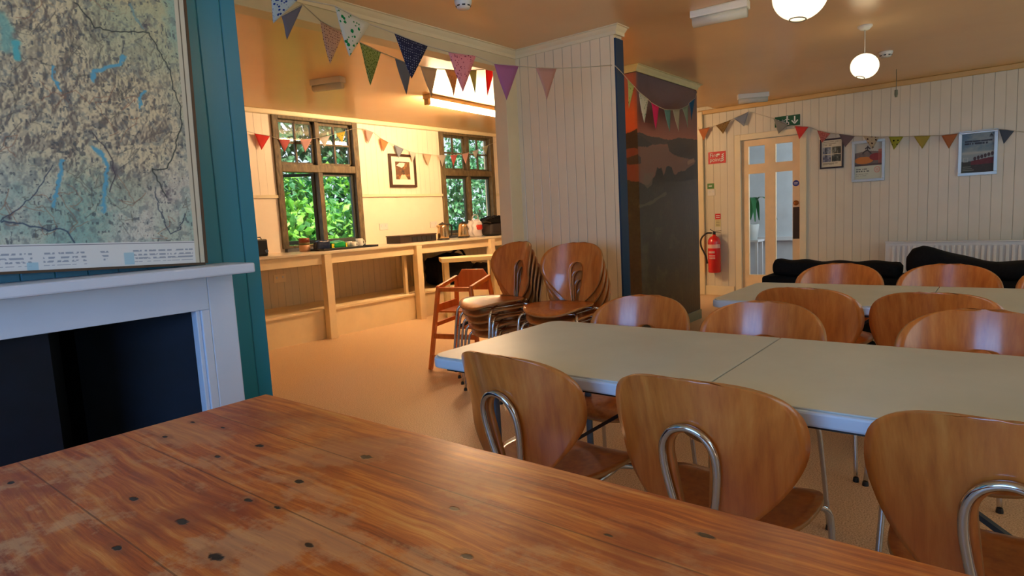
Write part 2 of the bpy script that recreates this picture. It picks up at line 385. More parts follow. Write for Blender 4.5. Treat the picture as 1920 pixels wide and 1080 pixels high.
# --- kitchen window wall with two openings
w1a, w1b = on(510, 211, 'y', YW), on(662, 227, 'y', YW)
W1 = (w1a.x, w1b.x); WZ = (0.965, w1a.z - 0.005)
w2a, w2b = on(824, 246, 'y', YW), on(919, 256, 'y', YW)
W2 = (w2a.x, w2b.x)
dado = on(500, 368, 'y', YW).z
bm = bmesh.new(); H0 = YW; H1 = YW + 0.16
for a, b in ((1.08, W1[0]), (W1[1], W2[0]), (W2[1], XW)): box(bm, a, b, H0, H1, dado, CK)
for a, b in (W1, W2): box(bm, a, b, H0, H1, WZ[1], CK)
tag(mobj('wall_window', bm, m_wall_win), kind='structure')
bm = bmesh.new()
for a, b in ((1.08, W1[0]), (W1[1], W2[0]), (W2[1], XW)): box(bm, a, b, H0, H1, 0.93, dado)
for a, b in (W1, W2): box(bm, a, b, H0, H1, 0.93, WZ[0])
tag(mobj('wall_window_lower', bm, m_wall_plain), kind='structure')
struct('wall_under_counter', (1.08, XW, H0, H1, 0, 0.93), m_ply_boards)
i = 1
for a, b in ((1.2, W1[0]), (W1[1], W2[0]), (W2[1], XW)):
    struct('trim_%d' % i, (a, b, YW - 0.022, YW, dado - 0.022, dado + 0.012), m_trim, bevel=0.004); i += 1
struct('trim_%d' % i, (1.2, XW, YW - 0.045, YW, CK - 0.055, CK), m_trim, bevel=0.01); i += 1

# --- door wall
dl, dr, dt = 2.745, 2.035, 2.005
bm = bmesh.new()
for d in ((XW, XW + .12, -3.3, dr, 0, CK), (XW, XW + .12, dl, YW + .16, 0, CK), (XW, XW + .12, dr, dl, dt, CK)): box(bm, *d)
tag(mobj('wall_door', bm, m_wall_door), kind='structure')
struct('trim_%d' % i, (XW - 0.03, XW, -3.2, 3.3, CE - 0.045, CE + 0.012), mat('ochre_trim_paint', (206, 168, 104), .4), bevel=0.01); i += 1
struct('baseboard_door', (XW - 0.02, XW, dl + 0.1, 3.25, 0, 0.125), m_trim, bevel=0.005)
struct('baseboard_door_right', (XW - 0.02, XW, -3.2, dr - 0.1, 0, 0.125), m_trim, bevel=0.005)
struct('trim_%d' % i, (XW - 0.035, XW, 3.235, 3.33, 0, CE), m_trim, bevel=0.006); i += 1
# architrave
bm = bmesh.new()
box(bm, XW - 0.025, XW, dl, dl + 0.075, 0, dt + 0.075); box(bm, XW - 0.025, XW, dr - 0.075, dr, 0, dt + 0.075); box(bm, XW - 0.025, XW, dr, dl, dt, dt + 0.075)
tag(mobj('trim_%d' % i, bm, m_trim, bevel=0.006), kind='structure'); i += 1
# --- door leaf with four panes
door = tag(empty('door_1', (XW + 0.02, dr, 0)), kind='structure')
lw = dl - dr; D0, D1 = 0.0, 0.042
pn = [on(1403, 275, 'x', XW + .02), on(1434, 306, 'x', XW + .02), on(1454, 271, 'x', XW + .02), on(1486, 301, 'x', XW + .02), on(1435, 324, 'x', XW + .02)]
yA0, yA1 = pn[1].y - dr, pn[0].y - dr; yB0, yB1 = pn[3].y - dr, pn[2].y - dr
zt1, zt0, zl1, zl0 = pn[0].z, pn[1].z, pn[4].z, 0.28
bm = bmesh.new()
for d in ((0.0, yB0), (yB1, yA0), (yA1, lw)): box(bm, D0, D1, d[0], d[1], 0.01, dt - 0.004)
for a, b in ((yB0, yB1), (yA0, yA1)):
    for z0, z1 in ((0.01, zl0), (zl1, zt0), (zt1, dt - 0.004)): box(bm, D0, D1, a, b, z0, z1)
mobj('leaf', bm, mat('cream_door_paint', (236, 206, 158), .4), door)
for a, b in ((yB0, yB1), (yA0, yA1)):
    for z0, z1 in ((zl0, zl1), (zt0, zt1)): BX('glass_pane', (0.018, 0.024, a, b, z0, z1), m_glass, door)
BX('lock_plate', (-0.012, 0, 0.012, 0.085, 0.74, 1.13), m_brownmetal, door, bevel=0.004)['label'] = 'tall dark bronze lock plate'
bm = bmesh.new(); lathe(bm, [(0.0, 0), (0.03, 0.004), (0.032, 0.02), (0.02, 0.03), (0, 0.032)], 20, M=Matrix.Translation((-0.003, 0.048, 1.18)) @ Matrix.Rotation(-math.pi / 2, 4, 'Y'))
mobj('door_knob', bm, mat('brass_knob', (150, 92, 40), .3, metal=.8), door, smooth=True)
bm = bmesh.new(); lathe(bm, [(0.0, 0), (0.037, 0.0), (0.037, 0.003), (0, 0.003)], 28, M=Matrix.Translation((0, 0.052, 1.42)) @ Matrix.Rotation(-math.pi / 2, 4, 'Y'))
stk = tag(mobj('door_disc_sign', bm, mat('sign_blue', (26, 40, 130), .4), None), 'round dark blue disc notice stuck on the cream glazed door', 'sign'); stk.location = (XW + 0.0195, dr, 0)
bm = bmesh.new(); box(bm, -0.005, -0.0028, .03, .074, 1.422, 1.428); box(bm, -0.005, -0.0028, .034, .07, 1.408, 1.413); mobj('print', bm, m_paperwhite, stk)
# --- corridor beyond
m_corr = mat('pale_blue_white_paint', (214, 218, 220), 0.5)
struct('wall_corridor', (10.4, 10.5, 0.6, 6.5, 0, 2.5), m_corr)
struct('wall_corridor_side', (XW + .12, 10.4, 4.3, 4.4, 0, 2.5), m_corr)
struct('wall_corridor_near', (XW + .12, 10.4, 0.6, 0.7, 0, 2.5), m_corr)
struct('ceiling_corridor', (XW + .12, 10.5, 0.6, 4.4, 2.45, 2.55), m_corr)
struct('floor_corridor', (XW + .12, 10.4, 0.7, 4.3, 0.0, 0.004), mat('corridor_red_mat', (120, 56, 36), .8))
struct('trim_%d' % i, (10.3, 10.4, 0.7, 4.3, 0.6, 0.66), m_white); i += 1

# --- partition (white boards) and beam
PX, PY = 3.9, 2.15
struct('wall_partition', (PX, PX + 0.11, PY, 3.0, 0, CE), m_wall_col)
bm = bmesh.new(); box(bm, PX + 0.004, PX + 0.11, PY - 0.012, PY, 0, CE - 0.075); tag(mobj('trim_%d' % i, bm, m_blue), kind='structure'); i += 1
# post at the kitchen opening
struct('trim_%d' % i, (PX - 0.135, PX + 0.11, 3.0, 3.12, 0, 2.31), m_trim, bevel=0.004); i += 1
m_beam = mat('beam_paint', (216, 202, 166), 0.35, var=0.03)
struct('trim_%d' % i, (1.2, PX + 0.11, 3.0, 3.12, 2.30, CE + .06), m_beam, bevel=0.004); i += 1
def cornice(pts, m=m_trim, h=0.055, d=0.05, z=CE):
    """moulding swept along a plan polyline; d projects to the left of travel"""
    global i
    prof = [(0, -h), (0.012, -h), (0.014, -h * .6), (d * .55, -h * .35), (d * .75, -h * .12), (d, -h * .1), (d, 0), (0, 0)]
    bm = bmesh.new(); rings = []
    n = len(pts)
    for k, p in enumerate(pts):
        p = Vector((p[0], p[1])); a = (Vector(pts[k]) - Vector(pts[k - 1])).normalized() if k > 0 else None; b = (Vector(pts[k + 1]) - Vector(pts[k])).normalized() if k < n - 1 else None
        na = Vector((-a.y, a.x)) if a else None; nb = Vector((-b.y, b.x)) if b else None
        if na and nb: m_ = (na + nb); m_ = m_ / m_.length; m_ = m_ / max(0.3, m_.dot(na))
        else: m_ = na or nb
        rings.append([bm.verts.new((p.x + m_.x * q[0], p.y + m_.y * q[0], z + q[1])) for q in prof])
    for a, b in zip(rings, rings[1:]):
        for q in range(len(prof)): bm.faces.new((a[q], a[(q + 1) % len(prof)], b[(q + 1) % len(prof)], b[q]))
    bm.faces.new(rings[0]); bm.faces.new(rings[-1][::-1])
    tag(mobj('trim_%d' % i, bm, m), kind='structure'); i += 1
cornice([(PX + .11, PY - 0.012), (PX, PY - 0.012), (PX, 3.0), (1.3, 3.0)], m_trim)
# --- boxed-in mural block between partition and door wall
MX0, MX1, MY = 5.09, 6.43, 2.6
struct('wall_mural', (MX0, MX1, MY, 3.75, 0, CE + .01), mat('mural_block_paint', (60, 48, 44), .5))
cornice([(MX1, 3.4), (MX1, MY), (MX0, MY), (MX0, 3.4)], mat('olive_cream_trim', (214, 206, 158), .4), z=CE + .01)
struct('baseboard_mural', (MX0 + .9, MX1 + 0.012, MY - 0.014, MY, 0, 0.1), mat('grey_green_trim', (128, 134, 112), .4), bevel=0.004)
def mural(U, Z):
    # U metres round the corner from the left, Z metres up
    def pg(pts): return [(LN + on(x, y, 'y', MY).x - MX0, on(x, y, 'y', MY).z) for x, y in pts]
    c = np.zeros(U.shape + (3,)); un = U / 2.4; zn = Z / 2.5; n = fbm(un, zn, 6, 5, 0.6); n2 = fbm(un, zn, 22, 5)
    zz = [0, 1.74, 1.84, 1.95, 2.06, 2.2, 2.44]; cs = [(120, 92, 78), (128, 86, 70), (170, 92, 66), (146, 74, 60), (120, 70, 66), (98, 80, 92), (84, 80, 100)]
    Zs = Z - .05 * (n - .5); s = np.stack([np.interp(Zs, zz, [q[k] for q in cs]) for k in range(3)], -1); c = s
    c = lay(c, np.clip((n - .52) * 5, 0, 1) * (Z > 1.95), (64, 48, 62), .5)
    left = np.clip((.50 - U) / .08, 0, 1)
    sl = np.stack([np.interp(Zs, [0, 1.75, 1.9, 2.05, 2.2, 2.44], q) for q in ((120, 130, 222, 226, 190, 168), (50, 56, 92, 104, 96, 104), (36, 40, 44, 56, 80, 96))], -1); c = c * (1 - left[..., None]) + sl * left[..., None]
    ed = .012 * (n2 - .5) * 2; D = (38, 32, 32)
    for pts in ([(1180, 250), (1193, 251), (1215, 259), (1224, 274), (1213, 281), (1193, 279), (1180, 282)], [(1190, 253), (1212, 258), (1250, 265), (1278, 268), (1262, 274), (1224, 275)], [(1250, 271), (1258, 266), (1271, 262), (1290, 263), (1312, 267), (1312, 308), (1296, 303), (1278, 298), (1264, 294), (1255, 288)]):
        c = lay(c, inpoly(U + ed, Z + ed, pg(pts)) * 1.0, D if pts[0][0] != 1190 else (64, 48, 46))
    c = lay(c, ((U < .45) & (abs(Z - 1.80) < .09 + .03 * np.sin(U * 14))) * 1.0, (44, 26, 26)); c = lay(c, ((U < .5) & (abs(Z - 1.62) < .03 + ed * 2)) * 1.0, (50, 28, 26))
    fgz = [on(x, y, 'y', MY) for x, y in ((1193, 342), (1215, 352), (1228, 332), (1232, 318), (1240, 318), (1244, 334), (1250, 316), (1259, 317), (1264, 330), (1285, 322), (1296, 314), (1309, 300))]
    fg = np.interp(U - LN, [-.5, -.1] + [p.x - MX0 for p in fgz], [1.46, 1.44] + [p.z for p in fgz]) + ed * 2
    c = lay(c, (Z < fg) * 1.0, (24, 24, 17))
    c = lay(c, (Z < fg) * np.clip((n2 - .54) * 6, 0, 1), (58, 54, 34), .5)
    c = lay(c, (inpoly(U + ed, Z + ed, pg([(1207, 330), (1226, 326), (1222, 350), (1214, 357), (1206, 350)]))) * 1.0, (118, 98, 80), .8)
    c = lay(c, (seg_dist(U, Z, pg([(1290, 309), (1300, 304)])) < .02) * 1.0, (170, 130, 96), .8)
    f2 = fbm(un, zn, 18, 5); c = lay(c, (Z < 1.0) * (U > LN) * (U < 1.35) * np.clip((f2 - .5) * 5, 0, 1), (78, 80, 50), .6)
    pth = pg([(1200, 391), (1222, 384), (1236, 374), (1248, 367)]); c = lay(c, (seg_dist(U, Z, pth) < .012 + .03 * (n2 - .4)) * 1.0, (112, 104, 80), .6)
    c = lay(c, (Z < 1.3) * (U > 1.45) * (np.abs(np.sin(U * 60 + n * 9)) > .93) * 1.0, (50, 66, 52), .5)
    return c
m_mural = attr_mat('mural_print', 0.3, 0.3)
mu = tag(empty('mural_print', (0, 0, 0)), 'tall photo mural of a sunset lake and dark woods wrapped round the wall corner', 'mural')
LN = 0.45
panel('front_panel', (MX0 - .003, MY - 0.003, 0.02), (MX1 - MX0 + .003, 0, 0), (0, 0, CE - 0.07), 300, 480, lambda U, V: mural(LN + U * (MX1 - MX0), V * (CE - .07)), m_mural, mu)
panel('side_panel', (MX0 - 0.003, MY + LN, 0.02), (0, -LN - .003, 0), (0, 0, CE - 0.07), 100, 480, lambda U, V: mural(U * LN, V * (CE - .07)), m_mural, mu)

# ------------------------------------------------------------------ fireplace and chimney breast
FY = 2.3; TX = on(475, 370, 'y', FY).x
struct('wall_chimney', (1.03, TX, FY, 3.06, 0, CE), m_teal)
bm = bmesh.new(); box(bm, -1.2, 0.0, FY, 3.06, 0, CE); box(bm, 0.0, 1.03, FY, 3.06, 0.95, CE); box(bm, 0.0, 1.03, 2.78, 3.06, 0, .95)
tag(mobj('wall_chimney_upper', bm, m_teal), kind='structure')
SY = 2.235
m_mantel = mat('white_gloss_blue_light_tint', (206, 216, 234), 0.35, var=0.03)  # white paint with the blue of the window light put into its colour
fp = tag(empty('fireplace', (0.45, SY, 0)), 'white painted fireplace surround with a black hearth opening, left of the table', 'fireplace')
oR = on(400, 640, 'y', SY).x; oT = on(372, 583, 'y', SY).z; sR = on(455, 700, 'y', SY).x; mz = on(478, 492, 'y', 2.1).z
bm = bmesh.new(); ox, oy = 0.45, SY
box(bm, oR - ox, sR - ox, 0, FY - SY, 0, mz - .04); box(bm, -.55 - ox, -.12 - ox, 0, FY - SY, 0, mz - .04); box(bm, -.12 - ox, oR - ox, 0, FY - SY, oT, mz - .04)
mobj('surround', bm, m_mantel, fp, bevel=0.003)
bm = bmesh.new(); box(bm, oR - .03 - ox, oR - ox, .001, .02, 0, oT); box(bm, oR - 0.045 - ox, oR - .03 - ox, .01, .05, 0, oT)
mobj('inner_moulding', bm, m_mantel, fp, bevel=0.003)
MTX = on(478, 492, 'y', 2.1).x
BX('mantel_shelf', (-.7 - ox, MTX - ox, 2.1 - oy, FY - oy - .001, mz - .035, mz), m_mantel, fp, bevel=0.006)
bm = bmesh.new(); box(bm, -.11 - ox, .72 - ox + .03, .53, .54, 0, .95); box(bm, -.11 - ox, oR - .045 - ox, .05, .53, oT + .001, oT + .015)
mobj('hearth_back', bm, m_soot, fp)
bm = bmesh.new()
q = [(oR - .045 - ox, .05), (.86 - ox, .05), (.72 - ox, .53), (.98 - ox, .53)]
v0 = [bm.verts.new((x, y, z)) for z in (0, oT + .01) for x, y in ((oR - .045 - ox, .05), (.72 - ox, .35), (.72 - ox, .54), (oR - .045 - ox, .54))]
for f in ((0, 1, 2, 3), (4, 5, 6, 7), (0, 1, 5, 4), (1, 2, 6, 5), (2, 3, 7, 6), (3, 0, 4, 7)): bm.faces.new([v0[k] for k in f])
mobj('hearth_cheek', bm, m_soot2, fp)
bm = bmesh.new(); box(bm, -.12 - ox, .57 - ox, .055, .075, 0, oT); mobj('register_plate', bm, m_soot2, fp)

# ------------------------------------------------------------------ framed map leaning on the mantel
MPY = 2.235
pB = on(385, 494, 'y', MPY); pT = on(345, 0, 'y', MPY + .03)
rt = Vector((pT.x - pB.x, 0.035, pT.z - pB.z)).normalized()      # right edge direction, leaning back
MH = 1.28; MW = 1.18
ru = Vector((rt.z, 0, -rt.x)).normalized()
mp = tag(empty('wall_map', pB), 'large framed relief map of lakes and mountains leaning on the white mantel shelf', 'map')
def px2map(u_, v_):
    p = on(u_, v_, 'y', MPY + .012) - pB; return (MW + p.dot(ru)) / MW, p.dot(rt) / MH
def mapfn(U, V):
    n = fbm(U, V, 5, 5, 1.0); n3 = fbm(U, V, 60, 3, 1.0, .8)
    hgt = 1 - np.abs(fbm(U + .08 * n, V, 8, 5, 1.25, .5) * 2 - 1) * 2.2
    gx = np.gradient(hgt, axis=1) * 600 / 8; gy = np.gradient(hgt, axis=0) * 640 / 8
    sh = np.clip((gx - gy) * .55, -1, 1)
    def bl(px, py, rx, ry):
        a, b = px2map(px, py); a1, b1 = px2map(px + rx, py); a2, b2 = px2map(px, py - ry); return np.exp(-((U - a) / abs(a1 - a)) ** 2 - ((V - b) / abs(b2 - b)) ** 2)
    mt = np.clip(bl(190, 210, 130, 110) * 1.5 + bl(70, 10, 100, 50) * 1.2 + bl(60, 210, 90, 90) * .7 + bl(260, 250, 60, 70) * .6, 0, 1)
    c = np.zeros(U.shape + (3,)) + np.array([214, 214, 200.])
    up = np.clip((V - px2map(200, 330)[1]) * 2.2, 0, 1); c = lay(c, up, (198, 186, 128), .75)
    c = lay(c, np.clip((n - .5) * 5, 0, 1), (150, 186, 160), .45)
    c = lay(c, np.clip((fbm(U, V, 8, 5) - .54) * 8, 0, 1) * (1 - mt), (128, 178, 172), .6)
    c = lay(c, np.clip(bl(165, 370, 55, 80) * 1.4, 0, 1) * np.clip((n3 - .2) * 3, 0, 1), (120, 176, 168), .7)
    c = lay(c, mt, (206, 178, 128), .55)
    c = lay(c, np.clip(sh * 1.1, 0, 1) * mt, (100, 90, 86), .55); c = lay(c, np.clip(1 - np.abs(np.sin(hgt * 26)) * 3.2, 0, 1), (150, 122, 96), .35); s2 = 1 - np.abs(fbm(U + .05 * n, V, 22, 4, 1.3, .6) * 2 - 1) * 2; c = lay(c, np.clip(np.gradient(s2, axis=1) * 14, 0, 1) * np.clip(mt + .25, 0, 1), (92, 86, 86), .5); c = lay(c, np.clip(-np.gradient(s2, axis=1) * 14, 0, 1) * mt, (234, 224, 190), .4); c = lay(c, np.clip(-sh, 0, 1) * mt, (232, 220, 180), .5)
    c = lay(c, np.clip((n3 - .56) * 8, 0, 1), (96, 106, 112), .42)
    c = lay(c, ((vnoise(U, V, 260, 90) > .72) & (vnoise(U, V, 40, 200) > .55)) * 1.0, (60, 66, 76), .55)
    def line(pts, w, col, a=1.0):
        nonlocal c
        k_ = 1 if w < .003 else 0; UU = U * MW + (0 if k_ else (n3 - .5) * .02 + (n - .5) * .03); VV = V * MH + (0 if k_ else (n - .5) * .03)
        c = lay(c, np.clip(1.6 - seg_dist(UU, VV, [(x * MW, y * MH) for x, y in [px2map(*p) for p in pts]]) / w, 0, 1), col, a)
    def wig(pts, w, col, a=.85, seed=0):
        r = random.Random(seed); out = []
        for p, q in zip(pts, pts[1:]):
            L = max(2, int(math.hypot(p[0] - q[0], p[1] - q[1]) / 7))
            for k in range(L): out.append((p[0] + (q[0] - p[0]) * k / L + r.uniform(-2, 2), p[1] + (q[1] - p[1]) * k / L + r.uniform(-2, 2)))
        line(out + [pts[-1]], w, col, a)
    r = random.Random(5)
    for k in range(46):
        x, y = r.uniform(0, 350), r.uniform(0, 440); pts = [(x, y)]
        for j in range(5): x += r.uniform(-30, 30); y += r.uniform(-30, 30); pts.append((min(x, 352), min(y, 448)))
        wig(pts, .0011, (96, 92, 80) if k % 3 else (150, 96, 70), .55, k)
    LK = (96, 172, 200)
    line([(97, 125), (100, 145), (112, 170)], .0035, LK); line([(178, 150), (180, 132), (205, 122), (228, 118), (238, 100)], .0045, LK); line([(262, 203), (264, 182), (276, 170)], .0035, LK)
    line([(30, 80), (32, 95), (33, 108)], .008, (88, 186, 190)); line([(178, 275), (192, 290), (203, 310), (202, 340), (197, 365), (194, 395)], .005, LK); line([(117, 300), (112, 330), (107, 355), (104, 385)], .0045, LK)
    line([(0, 30), (15, 55), (10, 90)], .012, (116, 186, 178), .7)
    line([(252, 5), (262, 30), (275, 48)], .004, (120, 160, 164), .8)
    DK = (38, 48, 44)
    wig([(145, 0), (168, 30), (182, 48), (215, 57), (262, 58), (282, 58), (300, 90), (322, 130), (328, 165), (340, 200), (341, 235), (335, 250), (330, 280), (315, 315), (285, 318), (300, 345), (312, 370)], .0017, DK, .9, 1)
    wig([(0, 415), (40, 420), (90, 432), (120, 430), (138, 455)], .0019, (30, 52, 84), .8, 2); wig([(100, 310), (60, 370), (0, 415)], .0013, (50, 60, 84), .8, 3)
    wig([(175, 250), (208, 290), (215, 330), (205, 360)], .0016, (60, 52, 64), .8, 4); wig([(345, 400), (335, 430), (318, 440), (300, 400), (290, 360)], .0015, (46, 58, 80), .8, 5)
    for px, py, rr in ((314, 365, 12), (282, 45, 9), (15, 412, 9), (214, 318, 9), (340, 20, 5)):
        c = lay(c, np.clip(bl(px, py, rr, rr) * 1.2, 0, 1) * np.clip((n3 - .35) * 4, 0, 1), (84, 74, 84), .7)
    # margin, neat line, legend strip
    vb = px2map(200, 455)[1]; legend = (V < vb); c = lay(c, legend * 1.0, (224, 226, 224))
    c = lay(c, (np.abs(V - vb + .004) < .0013) * 1.0, (70, 74, 90)); c = lay(c, (U > .972) * 1.0, (206, 200, 178)); c = lay(c, (np.abs(U - .985) < .0012) * 1.0, (90, 80, 60))
    row = (np.sin(V * 2 * math.pi * 105) > .1) & (vnoise(U, V, 240, 120) > .4) & (vnoise(U, V, 34, 6) > .36) & (V < vb - .02) & (V > .012) & (U < .98)
    c = lay(c, row * 1.0, (128, 140, 158), .75)
    for px, py in ((240, 485), (60, 505)):
        a, b = px2map(px, py); c = lay(c, ((abs(U - a) < .012) & (abs(V - b) < .015)) * 1.0, (150, 196, 214), .8)
    return c
panel('map_sheet', -ru * MW, ru * MW, rt * MH, 640, 690, mapfn, attr_mat('map_print', 0.7, 0.0), mp)
bm = bmesh.new(); bk = Vector((0, .004, 0)); nrm = ru.cross(rt) * -1
def fbeam(a, b, w, h): beam(bm, a, b, w, h, up=nrm)
fbeam(ru * .004 + bk, ru * .004 + rt * MH + bk, .010, .012); fbeam(bk + rt * 0, -ru * MW + bk, .008, .012); fbeam(rt * MH + bk, rt * MH - ru * MW + bk, .01, .012)
mobj('thin_frame', bm, mat('dark_thin_frame', (70, 48, 30), .5), mp)

# ------------------------------------------------------------------ kitchen counter, shelf, posts
ct = tag(empty('kitchen_counter', (4.0, 5.65, 0)), 'long cream painted counter with open shelf below the kitchen windows', 'counter')
CX0, CX1 = 1.2, XW - .01; ox, oy = 4.0, 5.65
BX('worktop', (CX0 - ox, CX1 - ox, -.005, YW - oy - .002, 0.905, 0.93), mat('pale_worktop', (228, 214, 184), .3, coat=.3), ct, bevel=0.004)
BX('front_rail', (CX0 - ox, CX1 - ox, 0.02, 0.045, 0.80, 0.904), m_counter, ct, bevel=0.003)
BX('shelf', (CX0 - ox, CX1 - ox, 0.055, YW - oy - .002, 0.295, 0.32), m_counter, ct, bevel=0.003)
BX('plinth_panel', (CX0 - ox, CX1 - ox, 0.07, 0.09, 0, 0.295), m_counter, ct)
for px, py in ((622, 560), (790, 520), (925, 470)):
    p = on(px, py, 'y', 5.62)
    BX('post', (p.x - .045 - ox, p.x + .045 - ox, -.03, .055, 0, 0.904 if px != 925 else .904), m_counter, ct, bevel=0.004)
    if px == 790: BX('bracket', (p.x - .045 - ox - .1, p.x - .045 - ox - .06, .1, .14, 0.32, .904), m_counter, ct)

# ------------------------------------------------------------------ kitchen windows
def window(name, x0, x1, z0, z1, open_left):
    w = tag(empty(name, ((x0 + x1) / 2, YW, z0)), kind='structure'); hw = (x1 - x0) / 2; H = z1 - z0; tr = H * 0.575
    bm = bmesh.new()
    for a, b in ((-hw - .03, -hw + .045), (hw - .045, hw + .03)): box(bm, a, b, -.03, .1, -.0, H + .01)
    box(bm, -hw + .045, hw - .045, -.03, .1, H - .055, H + .01); box(bm, -hw + .045, hw - .045, 0, .1, 0, .03)
    mobj('window_frame', bm, m_frame_green, w, bevel=0.006)
    BX('mullion', (-.03, .03, -.02, .09, 0.03, H - .055), m_frame_green, w, bevel=0.006)
    BX('transom', (-hw + .045, hw - .045, -.028, .09, tr, tr + .085), m_frame_green, w, bevel=0.006)
    for s in (-1, 1):
        a, b = (-hw + .045, -.03) if s < 0 else (.03, hw - .045)
        # fixed upper light with glazing bars
        bm = bmesh.new(); z0_, z1_ = tr + .085, H - .055
        for d in ((a, a + .03, z0_, z1_), (b - .03, b, z0_, z1_), (a, b, z0_, z0_ + .03), (a, b, z1_ - .03, z1_), ((a + b) / 2 - .011, (a + b) / 2 + .011, z0_, z1_), (a, b, (z0_ + z1_) / 2 - .011, (z0_ + z1_) / 2 + .011)):
            box(bm, d[0], d[1], .03, .06, d[2], d[3])
        mobj('upper_sash', bm, m_frame_green, w, bevel=0.003); BX('glass_pane', (a + .02, b - .02, .043, .047, z0_ + .02, z1_ - .02), m_glass, w)
        cw = b - a; M = Matrix.Translation((a, .05, 0)) if not (open_left and s < 0) else Matrix.Translation((a, .07, 0)) @ Matrix.Rotation(math.radians(0), 4, 'Z')
        if open_left and s < 0: M = Matrix.Translation((b, .075, 0)) @ Matrix.Rotation(math.radians(-38), 4, 'Z') @ Matrix.Translation((-cw, 0, 0))
        bm = bmesh.new(); z0_, z1_ = .032, tr - .002
        for d in ((0, .035, z0_, z1_), (cw - .035, cw, z0_, z1_), (.035, cw - .035, z0_, z0_ + .045), (.035, cw - .035, z1_ - .035, z1_)): box(bm, d[0], d[1], -.018, .018, d[2], d[3], M=M)
        mobj('casement', bm, mat('dark_grey_green_paint', (62, 66, 62), .5), w, bevel=0.003)
        bm = bmesh.new(); box(bm, .03, cw - .03, -.002, .002, z0_ + .03, z1_ - .03, M=M); mobj('glass_pane', bm, m_glass, w)
    BX('window_sill', (-hw, hw, -.06, .2, -.034, .0), mat('sill_grey', (70, 76, 84), .5), w, bevel=0.004)
    return w
window('window_1', W1[0], W1[1], WZ[0], WZ[1], True)
window('window_2', W2[0], W2[1], WZ[0], WZ[1], False)

# ------------------------------------------------------------------ chairs
def back_bm(nv=26, nu=9):
    bm = bmesh.new(); z0, zw, z1 = .445, .69, .83; rows = []
    zs = [z0 + (zw - z0) * k / 14 for k in range(15)] + [zw + (z1 - zw) * math.sin(math.pi / 2 * k / 14) for k in range(1, 15)]
    st = .705
    # make sure a row lies exactly on the slot top
    zs = sorted(set([round(z, 5) for z in zs] + [st, st - .004, st - .012, st - .024, st + .012]))
    for sgn in (-1, 1):
        prev = None
        for z in zs:
            if z <= zw: s_ = (z - z0) / (zw - z0); xo = .056 + .171 * (1 - (1 - s_) ** 1.9)
            else: q = (z - zw) / (z1 - zw); xo = .227 * max(0, 1 - q ** 2.7) ** (1 / 2.7)
            if z < st: e = (st - z) / .06; xi = .043 * math.sqrt(max(0, 1 - (1 - min(1, e)) ** 2)) * (1 - .45 * max(0, (st - .06 - z) / .2))
            else: xi = 0
            xo = max(xo, xi + .0005)
            row = []
            for k in range(nu + 1):
                y = xi + (xo - xi) * k / nu
                x = -.185 - .075 * ((z - z0) / .375) ** 1.1 + .095 * (y / .227) ** 2 * min(1, .4 + (z - z0) / .3)
                row.append(bm.verts.new((x, sgn * y, z)))
            if prev:
                for k in range(nu):
                    f = (prev[k], prev[k + 1], row[k + 1], row[k]); bm.faces.new(f if sgn < 0 else f[::-1])
            prev = row
    bmesh.ops.remove_doubles(bm, verts=bm.verts[:], dist=4e-4); return bm
def seat_bm():
    bm = bmesh.new(); rings = []; N = 40; R = 9
    c = bm.verts.new((.02, 0, .447))
    for j in range(1, R + 1):
        r = j / R; ring = []
        for k in range(N):
            a = 2 * math.pi * k / N; ca, sa = math.cos(a), math.sin(a)
            e = 2 / 2.6; x = math.copysign(abs(ca) ** e, ca) * .205 * r; y = math.copysign(abs(sa) ** e, sa) * .205 * r * (1 + .10 * ca)
            z = .447 + .018 * abs(y / .2) ** 2 - (.028 * max(0, (x - .08) / .125) ** 2) + .008 * max(0, (-x - .1) / .1)
            ring.append(bm.verts.new((x + .02, y, z)))
        rings.append(ring)
    for k in range(N): bm.faces.new((c, rings[0][k], rings[0][(k + 1) % N]))
    for a, b in zip(rings, rings[1:]):
        for k in range(N): bm.faces.new((a[k], b[k], b[(k + 1) % N], a[(k + 1) % N]))
    return bm
def make_chair(label, group):
    t_ = empty('dining_chair', (0, 0, 0), 0, label, 'chair', group)
    for nm, bm in (('backrest', back_bm()), ('seat', seat_bm())):
        o = mobj(nm, bm, [m_ply, m_edge], t_, smooth=True)
        s = o.modifiers.new('thick', 'SOLIDIFY'); s.thickness = .011; s.offset = -1 if nm == 'seat' else 0; s.material_offset_rim = 1
    def bx_(z): return -.185 - .075 * (max(0, z - .445) / .375) ** 1.1 - .014
    loop = []
    for z, y in ((.435, -.034), (.50, -.044), (.56, -.055), (.62, -.062), (.67, -.058), (.705, -.036), (.718, 0)): loop.append((bx_(z), y, z))
    T('back_loop', loop + [(x, -y, z) for x, y, z in loop[-2::-1]], .0095, m_chrome, t_, seg=12)
    fr = [(-.16, -.15, .425), (-.08, -.165, .424), (.08, -.16, .424), (.13, -.12, .422), (.13, .12, .422), (.08, .16, .424), (-.08, .165, .424), (-.16, .15, .425)]
    T('seat_frame', fr, .008, m_chrome, t_, seg=8)
    for s in (-1, 1):
        l1 = T('leg', [(-.11, s * .10, .425), (-.13, s * .16, .425), (-.165, s * .195, .40), (-.185, s * .205, .30), (-.225, s * .222, .006)], .009, m_chrome, t_)
        l2 = T('leg', [(.06, s * .11, .424), (.12, s * .165, .424), (.17, s * .20, .40), (.19, s * .208, .30), (.225, s * .222, .006)], .009, m_chrome, t_)
        for l_, x_ in ((l1, -.225), (l2, .225)):
            bm = bmesh.new(); lathe(bm, [(0, 0), (.0125, 0), (.0125, .004), (.0105, .018), (0, .018)], 14, c=(x_, s * .222, 0)); mobj('rubber_foot', bm, m_black, l_)
    return t_
chair0 = make_chair('-', None); _first = [True]
